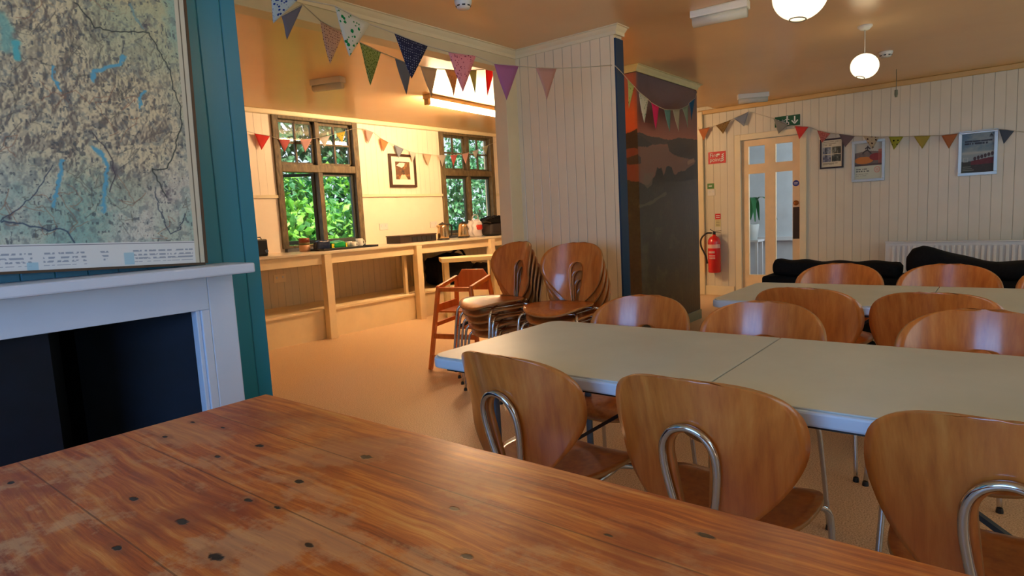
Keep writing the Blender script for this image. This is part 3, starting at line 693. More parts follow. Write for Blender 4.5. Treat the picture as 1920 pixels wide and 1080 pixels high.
def dup(root):
    r = root.copy(); COL.objects.link(r)
    for ch in list(root.children):
        c = ch.copy(); COL.objects.link(c); c.parent = r; c.matrix_parent_inverse = ch.matrix_parent_inverse.copy()
        for g in list(ch.children):
            d = g.copy(); COL.objects.link(d); d.parent = c
    return r
def chair(x, y, deg, label, group, z=0.0):
    o = chair0 if _first[0] else dup(chair0); _first[0] = False
    o.location = (x, y, z); o.rotation_euler = (0, 0, math.radians(deg)); o['label'] = label
    if group: o['group'] = group
    elif 'group' in o: del o['group']
    return o
G1 = 'dining chairs along the near side of the front table'
chair(1.51, 1.08, -4, 'plywood dining chair, back to the camera, leftmost of three at the front table', G1)
chair(1.51, 0.548, 0, 'plywood dining chair, back to the camera, middle of three at the front table', G1)
chair(1.51, -0.012, 0, 'bent plywood dining chair cut off at the lower right corner, back to the camera', G1)
G2 = 'dining chairs along the far side of the front table'
chair(2.19, 1.215, 181, 'plywood chair beyond the front table, the left one beside the table end near the mural', G2)
chair(2.16, 0.715, 179, 'plywood chair beyond the front table, middle one by the fold line of the tabletop', G2)
chair(2.18, 0.06, 180, 'plywood chair beyond the front table at the right edge, overlapping the darker chair behind', G2)
G3 = 'dining chairs along the near side of the rear table'
chair(3.10, 0.70, -2, 'dark orange plywood chair back between the two tables, the left of the pair', G3)
chair(3.07, 0.225, 0, 'dark orange plywood chair back between the two tables, the right of the pair', G3)
G4 = 'dining chairs along the far side of the rear table'
chair(3.73, 0.76, 180, 'plywood chair beyond the rear table in front of the left black sofa cushion', G4)
chair(3.73, 0.25, 180, 'pale plywood chair beyond the rear table in front of the right black sofa cushion', G4)
chair(3.73, -0.25, 180, 'plywood chair beyond the rear table cut off by the right edge of the photo', G4)
names = ['topmost', 'second from top', 'third from top', 'fourth from top', 'lowest']
for k in range(4):
    q = 3 - k
    chair(3.25 - .020 * k, 2.175 + .004 * k, 184, 'orange plywood chair in the right stack by the white boards, %s' % (names[q] if q < 3 else 'lowest'), 'chairs in the right hand stack', z=.059 * k)
for k in range(5):
    q = 4 - k
    chair(3.25 - .018 * k, 2.69 + .008 * k, 164, 'orange plywood chair in the left stack beside the high chair, %s' % names[q], 'chairs in the left hand stack', z=.048 * k)

# ------------------------------------------------------------------ folding tables
def rrect(x0, x1, y0, y1, r, n=8):
    pts = []
    for cx, cy, a0 in ((x1 - r, y1 - r, 0), (x0 + r, y1 - r, 90), (x0 + r, y0 + r, 180), (x1 - r, y0 + r, 270)):
        for k in range(n + 1):
            a = math.radians(a0 + 90 * k / n); pts.append((cx + r * math.cos(a), cy + r * math.sin(a)))
    return pts
def slab(bm, pts, z0, z1, mi=0):
    a = [bm.verts.new((x, y, z0)) for x, y in pts]; b = [bm.verts.new((x, y, z1)) for x, y in pts]
    bm.faces.new(a[::-1]); bm.faces.new(b)
    for k in range(len(pts)): bm.faces.new((a[k], a[(k + 1) % len(pts)], b[(k + 1) % len(pts)], b[k]))
def fold_table(x0, x1, y1, seam, label):
    L = y1 - seam; y0 = seam - L; cx, cy = (x0 + x1) / 2, seam
    t_ = empty('folding_table', (cx, cy, 0), 0, label, 'table', 'white folding tables set for dining'); hx = (x1 - x0) / 2; g = .0018
    for s in (-1, 1):
        bm = bmesh.new(); ya, yb = (g, L) if s > 0 else (-L, -g)
        r = .055; n = 8; P = []
        full = rrect(-hx, hx, -L, L, r)
        pts = [(x, y) for x, y in full if (y > 0) == (s > 0)]
        pts = ([(hx, g)] + pts + [(-hx, g)]) if s > 0 else ([(-hx, -g)] + pts + [(hx, -g)])
        slab(bm, pts, .700, .735); mobj('edge_moulding', bm, m_tedge, t_, bevel=.006)
        ins = [(x * (1 - .008 / hx), (y - math.copysign(.006, y) if abs(y) > .01 else y)) for x, y in pts]
        bm = bmesh.new(); slab(bm, ins, .7345, .74); mobj('tabletop', bm, m_tt, t_, bevel=.002)
        yl = s * (L - .22)
        for sx in (-1, 1):
            T('leg', [(sx * (hx - .09), yl, .70), (sx * (hx - .09), yl, .3), (sx * (hx - .07), yl, .012)], .0135, m_grey_metal, t_)
        bm = bmesh.new(); beam(bm, (-(hx - .09), yl, .69), (hx - .09, yl, .69), .03, .02); beam(bm, (-(hx - .09), yl, .2), (hx - .09, yl, .2), .02, .02); mobj('leg_crossbar', bm, m_grey_metal, t_)
        bm = bmesh.new(); beam(bm, (0, yl, .3), (0, s * .15, .69), .022, .012); mobj('folding_brace', bm, m_black, t_)
    bm = bmesh.new(); beam(bm, (-(hx - .05), -L + .05, .692), (-(hx - .05), L - .05, .692), .02, .016); beam(bm, ((hx - .05), -L + .05, .692), ((hx - .05), L - .05, .692), .02, .016)
    mobj('under_rail', bm, m_black, t_)
fold_table(1.445, 2.205, 1.555, 0.605, 'white folding table in front with a fold line, ringed by near chairs')
fold_table(2.985, 3.74, 1.158, 0.272, 'white folding table further back, in front of the black sofa')

# ------------------------------------------------------------------ pine table
pt = tag(empty('pine_table', (0.3, 0.4, 0)), 'worn old pine plank table filling the foreground, knotty and stained', 'table')
x0, x1, y0, y1 = -.22, .852, -.75, 1.556; ox, oy = 0.3, 0.4
o = BX('tabletop', (x0, x1, y0, y1, .725, .76), m_pine, None, bevel=.006); o.parent = pt; o.matrix_parent_inverse = Matrix.Translation((-ox, -oy, 0))
m_pine2 = wood('pine_understructure', (120, 60, 22), (160, 88, 36), (190, 120, 60), rough=.5, coat=0)
bm = bmesh.new(); a = .06
for d in ((x0 + a, x1 - a, y0 + a, y0 + a + .022), (x0 + a, x1 - a, y1 - a - .022, y1 - a), (x0 + a, x0 + a + .022, y0 + a, y1 - a), (x1 - a - .022, x1 - a, y0 + a, y1 - a)): box(bm, d[0] - ox, d[1] - ox, d[2] - oy, d[3] - oy, .62, .725)
mobj('apron', bm, m_pine2, pt)
for sx in (x0 + a + .04, x1 - a - .04):
    for sy in (y0 + a + .04, y1 - a - .04):
        BX('leg', (sx - .04 - ox, sx + .04 - ox, sy - .04 - oy, sy + .04 - oy, 0, .725), m_pine2, pt, bevel=.006)

# ------------------------------------------------------------------ high chair
def high_chair(x, y, deg):
    t_ = empty('high_chair', (x, y, 0), math.radians(deg), 'orange wooden high chair with a black strap, left of the chair stacks', 'high chair')
    FX, BXX = .22, -.20      # local +x is the front
    top = {}
    for s in (-1, 1):
        bm = bmesh.new(); beam(bm, (FX + .02, s * .225, 0), (FX - .05, s * .145, .66), .042, .026, up=(0, 1, 0)); mobj('leg', bm, m_high, t_, bevel=.005)
        bm = bmesh.new(); beam(bm, (BXX - .03, s * .225, 0), (BXX + .04, s * .15, .70), .042, .026, up=(0, 1, 0)); mobj('leg', bm, m_high, t_, bevel=.005)
        bm = bmesh.new(); beam(bm, (FX - .04, s * .15, .655), (BXX + .03, s * .155, .71), .03, .034); mobj('arm_rail', bm, m_high, t_, bevel=.006)
        bm = bmesh.new(); beam(bm, (FX - .02, s * .185, .36), (BXX, s * .19, .36), .02, .034); mobj('side_rail', bm, m_high, t_, bevel=.004)
        bm = bmesh.new(); beam(bm, (FX - .035, s * .165, .49), (BXX + .02, s * .17, .49), .02, .07); mobj('side_panel', bm, m_high, t_, bevel=.004)
    bm = bmesh.new(); beam(bm, (FX - .05, -.15, .645), (FX - .05, .15, .645), .03, .034); mobj('front_bar', bm, m_high, t_, bevel=.006)
    bm = bmesh.new(); beam(bm, (FX - .01, -.20, .27), (FX - .01, .20, .27), .024, .04); mobj('foot_rest', bm, m_high, t_, bevel=.004)
    bm = bmesh.new(); beam(bm, (FX + .01, -.215, .10), (FX + .01, .215, .10), .024, .036); mobj('stretcher', bm, m_high, t_, bevel=.004)
    bm = bmesh.new(); beam(bm, (BXX - .01, -.2, .27), (BXX - .01, .2, .27), .024, .036); mobj('stretcher', bm, m_high, t_, bevel=.004)
    BX('seat', (BXX + .03, FX - .06, -.16, .16, .455, .47), m_high, t_, bevel=.004)
    # crest shaped back panel
    bm = bmesh.new(); prof = [(-.155, .60), (-.155, .70), (-.10, .775), (.10, .775), (.155, .70), (.155, .60)]
    a_ = [bm.verts.new((BXX + .02, y_, z_)) for y_, z_ in prof]; b_ = [bm.verts.new((BXX + .035, y_, z_)) for y_, z_ in prof]
    bm.faces.new(a_); bm.faces.new(b_[::-1])
    for k in range(6): bm.faces.new((a_[k], b_[k], b_[(k + 1) % 6], a_[(k + 1) % 6]))
    mobj('backrest', bm, m_high, t_, bevel=.004)
    bm = bmesh.new(); beam(bm, (FX - .01, .165, .53), (FX + .012, .165, .40), .03, .006); beam(bm, (FX + .012, .165, .41), (FX + .014, .16, .37), .042, .014); beam(bm, (FX + .014, .155, .40), (FX + .03, .06, .36), .008, .026)
    mobj('safety_strap', bm, m_black, t_)
    return t_
high_chair(3.71, 3.50, 196)

# ------------------------------------------------------------------ kitchen side table
kt = empty('side_table', (5.62, 5.18, 0), math.radians(-40), 'small cream wooden table behind the left chair stack, beside the kitchen counter', 'table')
BX('tabletop', (-.36, .36, -.17, .2, .69, .74), mat('pale_scrubbed_wood', (226, 208, 158), .4), kt, bevel=.004)
for sx in (-.3, .3):
    for sy in (-.11, .14): BX('leg', (sx - .03, sx + .03, sy - .03, sy + .03, 0, .69), mat('pale_scrubbed_wood'), kt, bevel=.004)

# ------------------------------------------------------------------ things on and under the counter
ZC = 0.93
def at(u_, v_, y): p = on(u_, v_, 'y', y); return p
p = at(490, 465, 5.95)
rd = tag(empty('portable_radio', (p.x - .02, 5.95, ZC)), 'small black appliance at the left end of the counter beside the teal wall', 'radio')
BX('body', (-.17, .06, -.06, .06, .006, .17), m_black, rd, bevel=.012); bm = bmesh.new(); lathe(bm, [(0, 0), (.018, 0), (.018, .01), (0, .01)], 16, M=Matrix.Translation((.035, -.062, .05)) @ Matrix.Rotation(math.pi / 2, 4, 'X')); mobj('dial', bm, m_chrome, rd)
bm = bmesh.new(); tube(bm, [(-.14, 0, .165), (-.13, 0, .19), (.02, 0, .19), (.03, 0, .165)], .006, 8); mobj('handle', bm, m_black, rd)
BX('base', (-.165, .055, -.055, .055, 0, .006), m_black, rd)
p = at(571, 460, 6.1)
cr = tag(empty('stoneware_crock', (p.x, 6.1, ZC)), 'banded brown and cream stoneware crock in front of the left window', 'jar')
bm = bmesh.new(); lathe(bm, [(0, 0), (.05, 0), (.058, .01), (.060, .05), (.058, .075)], 28); mobj('lower_band', bm, mat('crock_tan', (196, 150, 112), .4), cr, smooth=True)
bm = bmesh.new(); lathe(bm, [(.058, .0751), (.0585, .10)], 28); mobj('middle_band', bm, mat('crock_olive', (112, 96, 56), .4), cr, smooth=True)
bm = bmesh.new(); lathe(bm, [(.0585, .1001), (.057, .125), (.057, .15), (.052, .15), (.05, .12)], 28); mobj('rim_band', bm, mat('crock_brown', (140, 62, 34), .4), cr, smooth=True)
# tray with packets and mugs
tl, tr_ = at(600, 466, 5.92), at(700, 461, 5.92)
tr = tag(empty('serving_tray', ((tl.x + tr_.x) / 2, 6.0, ZC)), 'flat black serving tray carrying packets and white mugs below the left window', 'tray'); hw = (tr_.x - tl.x) / 2
BX('tray_base', (-hw, hw, -.16, .16, 0, .006), m_black, tr, bevel=.002)
bm = bmesh.new()
for d in ((-hw, hw, -.17, -.155), (-hw, hw, .155, .17), (-hw - .005, -hw + .005, -.17, .17), (hw - .005, hw + .005, -.17, .17)): box(bm, d[0], d[1], d[2], d[3], 0, .022)
mobj('tray_rim', bm, m_black, tr, bevel=.002)
p = at(605, 458, 5.96); gb = bag_shape('coffee_packet', (-.09, .09, -.05, .05, 0, .10), mat('navy_packet', (20, 34, 66), .35), amp=.006, seed=3)
gb.location = (p.x, 5.97, ZC + .007); tag(gb, 'dark blue and maroon food packet lying on the tray beside the crock', 'packet')
p = at(630, 455, 5.96); gb = bag_shape('tea_packet', (-.11, .11, -.06, .06, 0, .085), mat('bright_green_packet', (20, 150, 74), .35), amp=.008, seed=4)
gb.location = (p.x + .03, 6.0, ZC + .007); tag(gb, 'bright green packet lying on the black tray below the left window', 'packet')
lb = BX('paper_tab', (-.105, -.07, -.064, -.058, .015, .06), mat('yellow_label', (232, 214, 40), .5), gb); lb2 = BX('paper_tab', (.085, .105, -.062, -.056, .015, .06), mat('yellow_label'), gb)
def mug(px, y, label, r=.042, h=.085):
    p = at(px, 455, y); t_ = tag(empty('white_mug', (p.x, y, ZC + .007)), label, 'mug', 'white mugs on the tray')
    bm = bmesh.new(); lathe(bm, [(0, 0), (r * .82, 0), (r, .02), (r, h), (r - .005, h), (r - .006, .02), (0, .01)], 24); mobj('cup', bm, m_plastic, t_, smooth=True)
    T('handle', [(r, 0, h * .8), (r + .026, 0, h * .72), (r + .026, 0, h * .35), (r - .002, 0, h * .22)], .005, m_plastic, t_)
mug(654, 6.03, 'white mug nearest the green packet on the black tray', .038, .07)
mug(662, 5.93, 'white patterned mug at the front of the black tray', .036, .065); mug(674, 6.02, 'taller white mug at the right end of the black tray', .042, .095)
# drawer rack
a, b = at(738, 452, 6.12), at(807, 448, 6.12); rk = tag(empty('cutlery_rack', ((a.x + b.x) / 2, 6.12, ZC)), 'low dark brown cutlery rack with compartments on the counter left of the kettles', 'rack'); hw = (b.x - a.x) / 2
BX('body', (-hw, hw, -.12, .14, 0.0, .085), mat('dark_brown_box', (44, 30, 20), .45), rk, bevel=.008)
BX('lid', (-hw - .005, hw + .005, -.125, .145, .085, .1), mat('dark_brown_lid', (58, 40, 26), .4), rk, bevel=.006)
for k in range(5): BX('compartment_front', (-.12 + k * .085, -.045 + k * .085, -.128, -.12, .012, .075), m_black, rk, bevel=.003)
# kettles
def kettle(px, y, label, ang):
    p = at(px, 442, y); t_ = empty('electric_kettle', (p.x, y, ZC), ang, label, 'kettle', 'steel kettles on the counter')
    bm = bmesh.new(); lathe(bm, [(0, 0), (.082, 0), (.084, .008), (.08, .018), (0, .018)], 28); mobj('base', bm, m_black, t_, smooth=False)
    bm = bmesh.new(); lathe(bm, [(0, .02), (.076, .02), (.079, .035), (.074, .10), (.064, .17), (.056, .205), (0, .206)], 32); mobj('body', bm, m_steel, t_, smooth=True)
    bm = bmesh.new(); lathe(bm, [(.055, .204), (.052, .216), (.03, .226), (.012, .23), (.012, .238), (0, .24)], 24); mobj('lid', bm, m_black, t_, smooth=True)
    T('handle', [(.05, 0, .205), (.10, 0, .205), (.13, 0, .17), (.128, 0, .10), (.118, 0, .05), (.085, 0, .045)], .011, m_black, t_)
    bm = bmesh.new(); beam(bm, (-.058, 0, .165), (-.085, 0, .198), .03, .025); mobj('spout', bm, m_steel, t_, bevel=.006)
kettle(831, 5.98, 'steel electric kettle with black handle beside the cutlery rack', math.radians(-20))
kettle(869, 6.1, 'steel electric kettle in front of the right window, by the carrier bag', math.radians(70))
p = at(892, 440, 6.1); cb = tag(empty('carrier_bag', (p.x, 6.1, ZC)), 'white carrier bag with a red print between the right kettle and black case', 'bag')
bag_shape('bag_body', (-.1, .1, -.07, .07, 0, .24), mat('white_bag', (232, 226, 228), .5), cb, amp=.012, seed=9)
bag_shape('red_print', (-.06, .07, -.086, -.05, .10, .17), mat('red_bag_print', (206, 62, 48), .5), cb, amp=.004, seed=10)
T('handle', [(-.06, -.02, .22), (-.07, -.02, .29), (0, -.02, .32), (.05, -.02, .28), (.06, -.02, .22)], .008, mat('white_bag'), cb)
p = at(922, 435, 6.0); bc = tag(empty('insulated_case', (p.x + .05, 6.0, ZC)), 'black soft case with a folded strap at the right end of the counter', 'bag')
bag_shape('case_body', (-.2, .2, -.12, .12, 0, .19), mat('dark_grey_case', (40, 36, 40), .6), bc, amp=.006, seed=12)
bag_shape('case_lid', (-.2, .2, -.12, .12, .18, .27), m_blackfab, bc, amp=.016, seed=13)
T('strap', [(-.19, -.11, .19), (-.28, -.1, .21), (-.36, -.1, .2), (-.34, -.1, .23), (-.22, -.1, .25), (-.1, -.1, .27)], .011, m_black, bc)
# under counter bags
p = at(835, 512, 6.0); b1 = tag(empty('black_holdall', (p.x + .12, 6.02, .32)), 'black holdall stowed on the counter shelf behind the small cream table', 'bag')
bag_shape('bag_body', (-.34, .3, -.2, .2, 0, .40), m_blackfab, b1, amp=.02, seed=21); T('handle', [(-.1, -.1, .39), (0.02, -.12, .47), (.12, -.12, .45), (.2, -.1, .38)], .016, m_blackfab, b1)
p = at(893, 503, 6.0); b1 = bag_shape('folded_coat', (-.2, .2, -.14, .14, 0, .22), mat('black_coat', (24, 20, 20), .9), amp=.02, seed=22); b1.location = (p.x + .05, 6.0, .32); tag(b1, 'black folded coat on the counter shelf right of the holdall', 'coat')
# sockets
def plate(name, px, py, ax, val, w, h, label, cat='socket', m=m_plastic, sw=2):
    p = on(px, py, ax, val); t_ = tag(empty(name, p), label, cat)
    if ax == 'y':
        BX('plate', (-w / 2, w / 2, -.01, 0, -h / 2, h / 2), m, t_, bevel=.003)
        for k in range(sw): BX('switch', (-w / 4 + k * w / 2 - .008, -w / 4 + k * w / 2 + .008, -.014, -.009, 0, .022), m_white, t_)
    else:
        BX('plate', (-.01, 0, -w / 2, w / 2, -h / 2, h / 2), m, t_, bevel=.003)
        for k in range(sw): BX('switch', (-.014, -.009, -w / 4 + k * w / 2 - .008, -w / 4 + k * w / 2 + .008, 0, .022), m_white, t_)
plate('wall_socket', 719, 425, 'y', YW, .14, .085, 'white double socket on the kitchen wall between the windows')
plate('wall_socket', 813, 421, 'y', YW, .14, .085, 'white double socket on the kitchen wall above the cutlery rack')
plate('wall_socket', 524, 522, 'y', YW, .15, .09, 'cream double socket on the boards below the counter', m=m_counter)
plate('light_switch', 1334, 361, 'x', XW, .1, .085, 'white light switch on the cream boards above the extinguisher', 'switch')
# picture in kitchen
def frame_pic(name, c00, cu, cv, fw, depth, mfr, fn, nu, nv, label, cat, nrm, mount=0.0, mm=None):
    """c00 lower-left corner on the wall, cu/cv edge vectors, nrm points into the room"""
    c00, cu, cv, n = Vector(c00), Vector(cu), Vector(cv), Vector(nrm); t_ = tag(empty(name, c00), label, cat)
    ul, vl = cu.length, cv.length; a, b = cu.normalized(), cv.normalized(); bm = bmesh.new(); h = depth / 2
    for p, q in ((a * 0 + b * fw / 2, cu + b * fw / 2), (cv - b * fw / 2, cv + cu - b * fw / 2)): beam(bm, p + n * h, q + n * h, fw, depth, up=n)
    for p, q in ((a * fw / 2 + b * fw, a * fw / 2 + cv - b * fw), (cu - a * fw / 2 + b * fw, cu - a * fw / 2 + cv - b * fw)): beam(bm, p + n * h, q + n * h, fw, depth, up=n)
    mobj('frame', bm, mfr, t_, bevel=.002)
    panel('print', (a * fw * .9 + b * fw * .9 + n * depth * .4)[:], (cu - a * fw * 1.8)[:], (cv - b * fw * 1.8)[:], nu, nv, fn, attr_mat('poster_print', .6, .0), t_)
    return t_
def kp(U, V):
    c = np.zeros(U.shape + (3,)) + np.array([238, 230, 212.]); m_ = (U > .2) & (U < .82) & (V > .2) & (V < .82)
    n = fbm(U, V, 12, 4); c = lay(c, m_ * 1.0, (92, 58, 26)); c = lay(c, m_ * np.clip((n - .5) * 6, 0, 1), (150, 108, 54), .7)
    c = lay(c, (m_ & inpoly(U, V, [(.24, .68), (.38, .78), (.62, .77), (.58, .68), (.48, .60), (.36, .64)])) * 1.0, (236, 214, 210)); c = lay(c, (m_ & inpoly(U, V, [(.36, .2), (.44, .36), (.6, .36), (.7, .2)])) * 1.0, (226, 196, 160)); c = lay(c, (m_ & (np.hypot((U - .52) * 1.4, V - .44) < .1)) * np.clip((vnoise(U, V, 40, 40) - .4) * 5, 0, 1), (30, 24, 22)); return c
q0, q1 = on(731, 351, 'y', YW), on(778, 291, 'y', YW)
frame_pic('framed_photograph', (q0.x, YW, q0.z), (q1.x - q0.x - .02, 0, 0), (0, 0, q1.z - q0.z), .032, .03, mat('dark_brown_frame', (64, 42, 26), .35), kp, 70, 80, 'dark framed sepia photograph on the kitchen wall between the windows', 'picture', (0, -1, 0))

# ------------------------------------------------------------------ posters and signs on the door wall
def wall_rect(pa, pb, h=None):      # pa top-left px, pb bottom-right px -> lower-left corner, size
    a, b = on(*pa, 'x', XW), on(*pb, 'x', XW); return (XW, a.y, b.z), a.y - b.y, a.z - b.z
c_, w_, h_ = wall_rect((1538, 262), (1582, 314))
def p1(U, V):
    c = np.zeros(U.shape + (3,)) + np.array([214, 206, 176.]); n = fbm(U, V, 9, 4)
    for (a, b, d, e, col) in ((.06, .47, .49, .74, (96, 104, 118)), (.5, .94, .49, .74, (74, 72, 44)), (.06, .47, .20, .46, (88, 92, 112)), (.5, .94, .20, .46, (64, 70, 54))):
        m_ = ((U > a) & (U < b) & (V > d) & (V < e)) * 1.0; c = lay(c, m_, col); c = lay(c, m_ * np.clip((n - .5) * 6, 0, 1), (190, 194, 190), .6); c = lay(c, m_ * np.clip((.42 - n) * 8, 0, 1), (22, 26, 24), .8)
    for v, u1 in ((.93, .9), (.87, .7), (.81, .55), (.14, .8), (.09, .6)): c = lay(c, ((abs(V - v) < .014) & (U > .08) & (U < u1) & (vnoise(U, V, 40, 4) > .3)) * 1.0, (120, 112, 90), .7)
    return c
frame_pic('framed_notice', c_, (0, -w_, 0), (0, 0, h_), .018, .025, mat('dark_walnut_frame', (44, 24, 14), .35), p1, 60, 80, 'small dark framed notice with four photos beside the glazed door', 'picture', (-1, 0, 0))
c_, w_, h_ = wall_rect((1598, 266), (1659, 338))
def p2(U, V):
    c = np.zeros(U.shape + (3,)) + np.array([196, 204, 188.]); n = fbm(U, V, 8, 4); P_ = V > .37
    c = lay(c, P_ * 1.0, (176, 178, 170)); c = lay(c, (P_ & (V < .78 - .1 * abs(U - .5))) * 1.0, (110, 100, 96)); c = lay(c, (P_ & (V < .70)) * np.clip((n - .4) * 5, 0, 1), (92, 82, 82), .8)
    c = lay(c, (P_ & (np.hypot((U - .34) / .34, (V - .52) / .10) < 1)) * 1.0, (190, 118, 44)); c = lay(c, (P_ & (np.hypot((U - .78) / .24, (V - .6) / .10) < 1)) * 1.0, (128, 32, 40))
    c = lay(c, (P_ & (U > .86) & (V < .8)) * 1.0, (176, 92, 74), .7); c = lay(c, (P_ & (V < .42)) * 1.0, (60, 50, 54), .7)
    for pts in ([(.48, .90), (.47, .80), (.36, .76), (.30, .71)], [(.47, .80), (.55, .74), (.60, .70)], [(.48, .88), (.40, .84)], [(.48, .88), (.56, .83)]): c = lay(c, np.clip(1.6 - seg_dist(U, V, pts) / .016, 0, 1), (34, 28, 34))
    c = lay(c, np.clip(1.6 - abs(np.hypot((U - .82) , (V - .25)* 1.2) - .09) / .012, 0, 1), (206, 130, 118), .8); c = lay(c, (np.hypot((U - .82), (V - .25) * 1.2) < .05) * 1.0, (206, 130, 118), .5)
    for v, u1, w in ((.28, .52, .014), (.22, .54, .014), (.14, .5, .008), (.10, .44, .008)): c = lay(c, ((abs(V - v) < w) & (U > .06) & (U < u1) & (vnoise(U, V, 36, 4) > .3)) * 1.0, (54, 62, 62), .8 if w > .01 else .4)
    return c
frame_pic('framed_poster', c_, (0, -w_, 0), (0, 0, h_), .03, .025, m_silver, p2, 110, 130, 'silver framed poster of a runner on rocks, middle of the three frames', 'poster', (-1, 0, 0))
c_, w_, h_ = wall_rect((1798, 248), (1869, 326))
def p3(U, V):
    c = np.zeros(U.shape + (3,)); s = V[..., None]; c = c + np.array([150, 170, 176.]) * (1 - s) + np.array([74, 112, 146.]) * s; n = fbm(U, V, 5, 5, .5); c = lay(c, np.clip((n - .45) * 5, 0, 1), (148, 164, 172), .7); c = lay(c, np.clip((V - .45) / .05, 0, 1) * np.clip((.56 - V) / .05, 0, 1), (186, 190, 186), .7)
    hl = .26 + .12 * U + .03 * (fbm(U, V * 0, 12, 3) - .5); c = lay(c, (V < hl) * 1.0, (96, 34, 52)); c = lay(c, (V < .2 + .02 * n) * 1.0, (44, 44, 50)); c = lay(c, ((V < .3) & (U < .3)) * 1.0, (36, 58, 54), .8)
    for k in range(6): c = lay(c, (np.hypot((U - .42 - .105 * k) / .045, (V - .36 - .02 * k) / .05) < 1) * 1.0, (52, 38, 50), .9)
    for v, u1 in ((.80, .93), (.74, .8)): c = lay(c, ((abs(V - v) < .02) & (U > .1) & (U < u1) & (vnoise(U, V, 44, 3) > .25)) * 1.0, (26, 40, 66), .9)
    c = lay(c, inpoly(U, V, [(.84, .90), (.9, .97), (.96, .90)]) * 1.0, (30, 44, 56)); c = lay(c, ((abs(V - .885) < .008) & (U > .84) & (U < .96)) * 1.0, (30, 44, 56))
    c = lay(c, ((abs(U - .14) < .08) & (abs(V - .34) < .055) & ~((abs(U - .14) < .06) & (abs(V - .34) < .04))) * 1.0, (186, 196, 200), .8)
    for v, u1 in ((.16, .3), (.11, .34), (.07, .4)): c = lay(c, ((abs(V - v) < .008) & (U > .05) & (U < u1)) * 1.0, (170, 180, 180), .6)
    return c
frame_pic('framed_poster', c_, (0, -w_, 0), (0, 0, h_), .03, .025, m_silver, p3, 110, 130, 'silver framed blue sky poster at the far right above the radiator', 'poster', (-1, 0, 0))
# fire point sign
RX = Matrix(((0, 0, -1, 0), (-1, 0, 0, 0), (0, 1, 0, 0), (0, 0, 0, 1)))     # text plane -> facing -X, reading towards -Y
c_, w_, h_ = wall_rect((1328, 286), (1361, 305))
fs = tag(empty('fire_point_sign', c_), 'red fire point sign with white lettering on the cream boards', 'sign')
BX('sign_board', (-.005, 0, -w_, 0, 0, h_), mat('sign_red', (206, 24, 30), .4), fs)
letters('Fire', h_ * .46, m_paperwhite, fs, Matrix.Translation((-.007, -.02, h_ * .56)) @ RX); letters('point', h_ * .46, m_paperwhite, fs, Matrix.Translation((-.007, -.02, h_ * .18)) @ RX)
bm = bmesh.new()
for k in range(4): beam(bm, (-.006, -w_ * (.72 + .02 * k), h_ * (.16 + .17 * k)), (-.006, -w_ * (.9), h_ * (.28 + .17 * k)), .002, h_ * .08, up=(0, 0, 1))
box(bm, -.007, -.005, -w_ * .66, -w_ * .5, h_ * .68, h_ * .82)
mobj('flame_symbol', bm, m_paperwhite, fs)
c_, w_, h_ = wall_rect((1326.5, 344.5), (1339, 353.5)); gs = tag(empty('green_notice', c_), 'small green notice above the light switch', 'sign'); BX('sign_board', (-.004, 0, -w_, 0, 0, h_), mat('sign_olive', (62, 120, 34), .4), gs); BX('white_print', (-.006, -.004, -w_ * .7, -w_ * .2, h_ * .4, h_ * .62), m_paperwhite, gs)
c_, w_, h_ = wall_rect((1341, 401), (1351.5, 425)); gs = tag(empty('extinguisher_sign', c_), 'narrow red and cream instruction sign directly above the extinguisher', 'sign')
BX('red_header', (-.004, 0, -w_, 0, h_ * .58, h_), mat('sign_red'), gs); BX('cream_text_block', (-.004, 0, -w_, 0, 0, h_ * .58), mat('sign_cream', (216, 206, 150), .5), gs)
bm = bmesh.new()
for k in range(4): box(bm, -.0055, -.004, -w_ * .85, -w_ * .15, h_ * (.07 + .12 * k), h_ * (.10 + .12 * k))
mobj('text_lines', bm, m_black, gs)
bm = bmesh.new()
for k in range(2): box(bm, -.0055, -.004, -w_ * .85, -w_ * .15, h_ * (.68 + .14 * k), h_ * (.74 + .14 * k))
mobj('header_text', bm, m_paperwhite, gs)
# exit sign
c_, w_, h_ = wall_rect((1453, 222), (1500, 233)); c_ = (XW, c_[1], c_[2] - .005); h_ = .125
es = tag(empty('exit_sign', c_), 'green exit sign with running figure and down arrow above the door', 'sign'); BX('sign_board', (-.008, 0, -w_, 0, 0, h_), mat('sign_green', (8, 84, 48), .4), es)
bm = bmesh.new(); X0 = -.0095; yy = -w_ * .80
beam(bm, (X0, yy, h_ * .88), (X0, yy, h_ * .35), .003, .016, up=(0, 1, 0)); beam(bm, (X0, yy, h_ * .18), (X0, yy + .035, h_ * .5), .003, .014, up=(0, 1, 0)); beam(bm, (X0, yy, h_ * .18), (X0, yy - .035, h_ * .5), .003, .014, up=(0, 1, 0)); mobj('arrow', bm, m_paperwhite, es)
bm = bmesh.new(); yy = -w_ * .5
for (a0, b0), (a1, b1), w in (((0, .78), (-.004, .45), .016), ((-.004, .45), (.02, .3), .010), ((.02, .3), (.016, .1), .009), ((-.004, .45), (-.022, .2), .010), ((0, .72), (.024, .6), .008), ((0, .72), (-.024, .62), .008)): beam(bm, (X0, yy - a0, h_ * b0), (X0, yy - a1, h_ * b1), .003, w, up=(0, 1, 0))
box(bm, X0 - .0015, X0 + .0015, yy - .012, yy + .008, h_ * .8, h_ * .94); mobj('running_figure', bm, m_paperwhite, es)
letters('Exit', h_ * .5, m_paperwhite, es, Matrix.Translation((-.0095, -w_ * .08, h_ * .35)) @ RX)

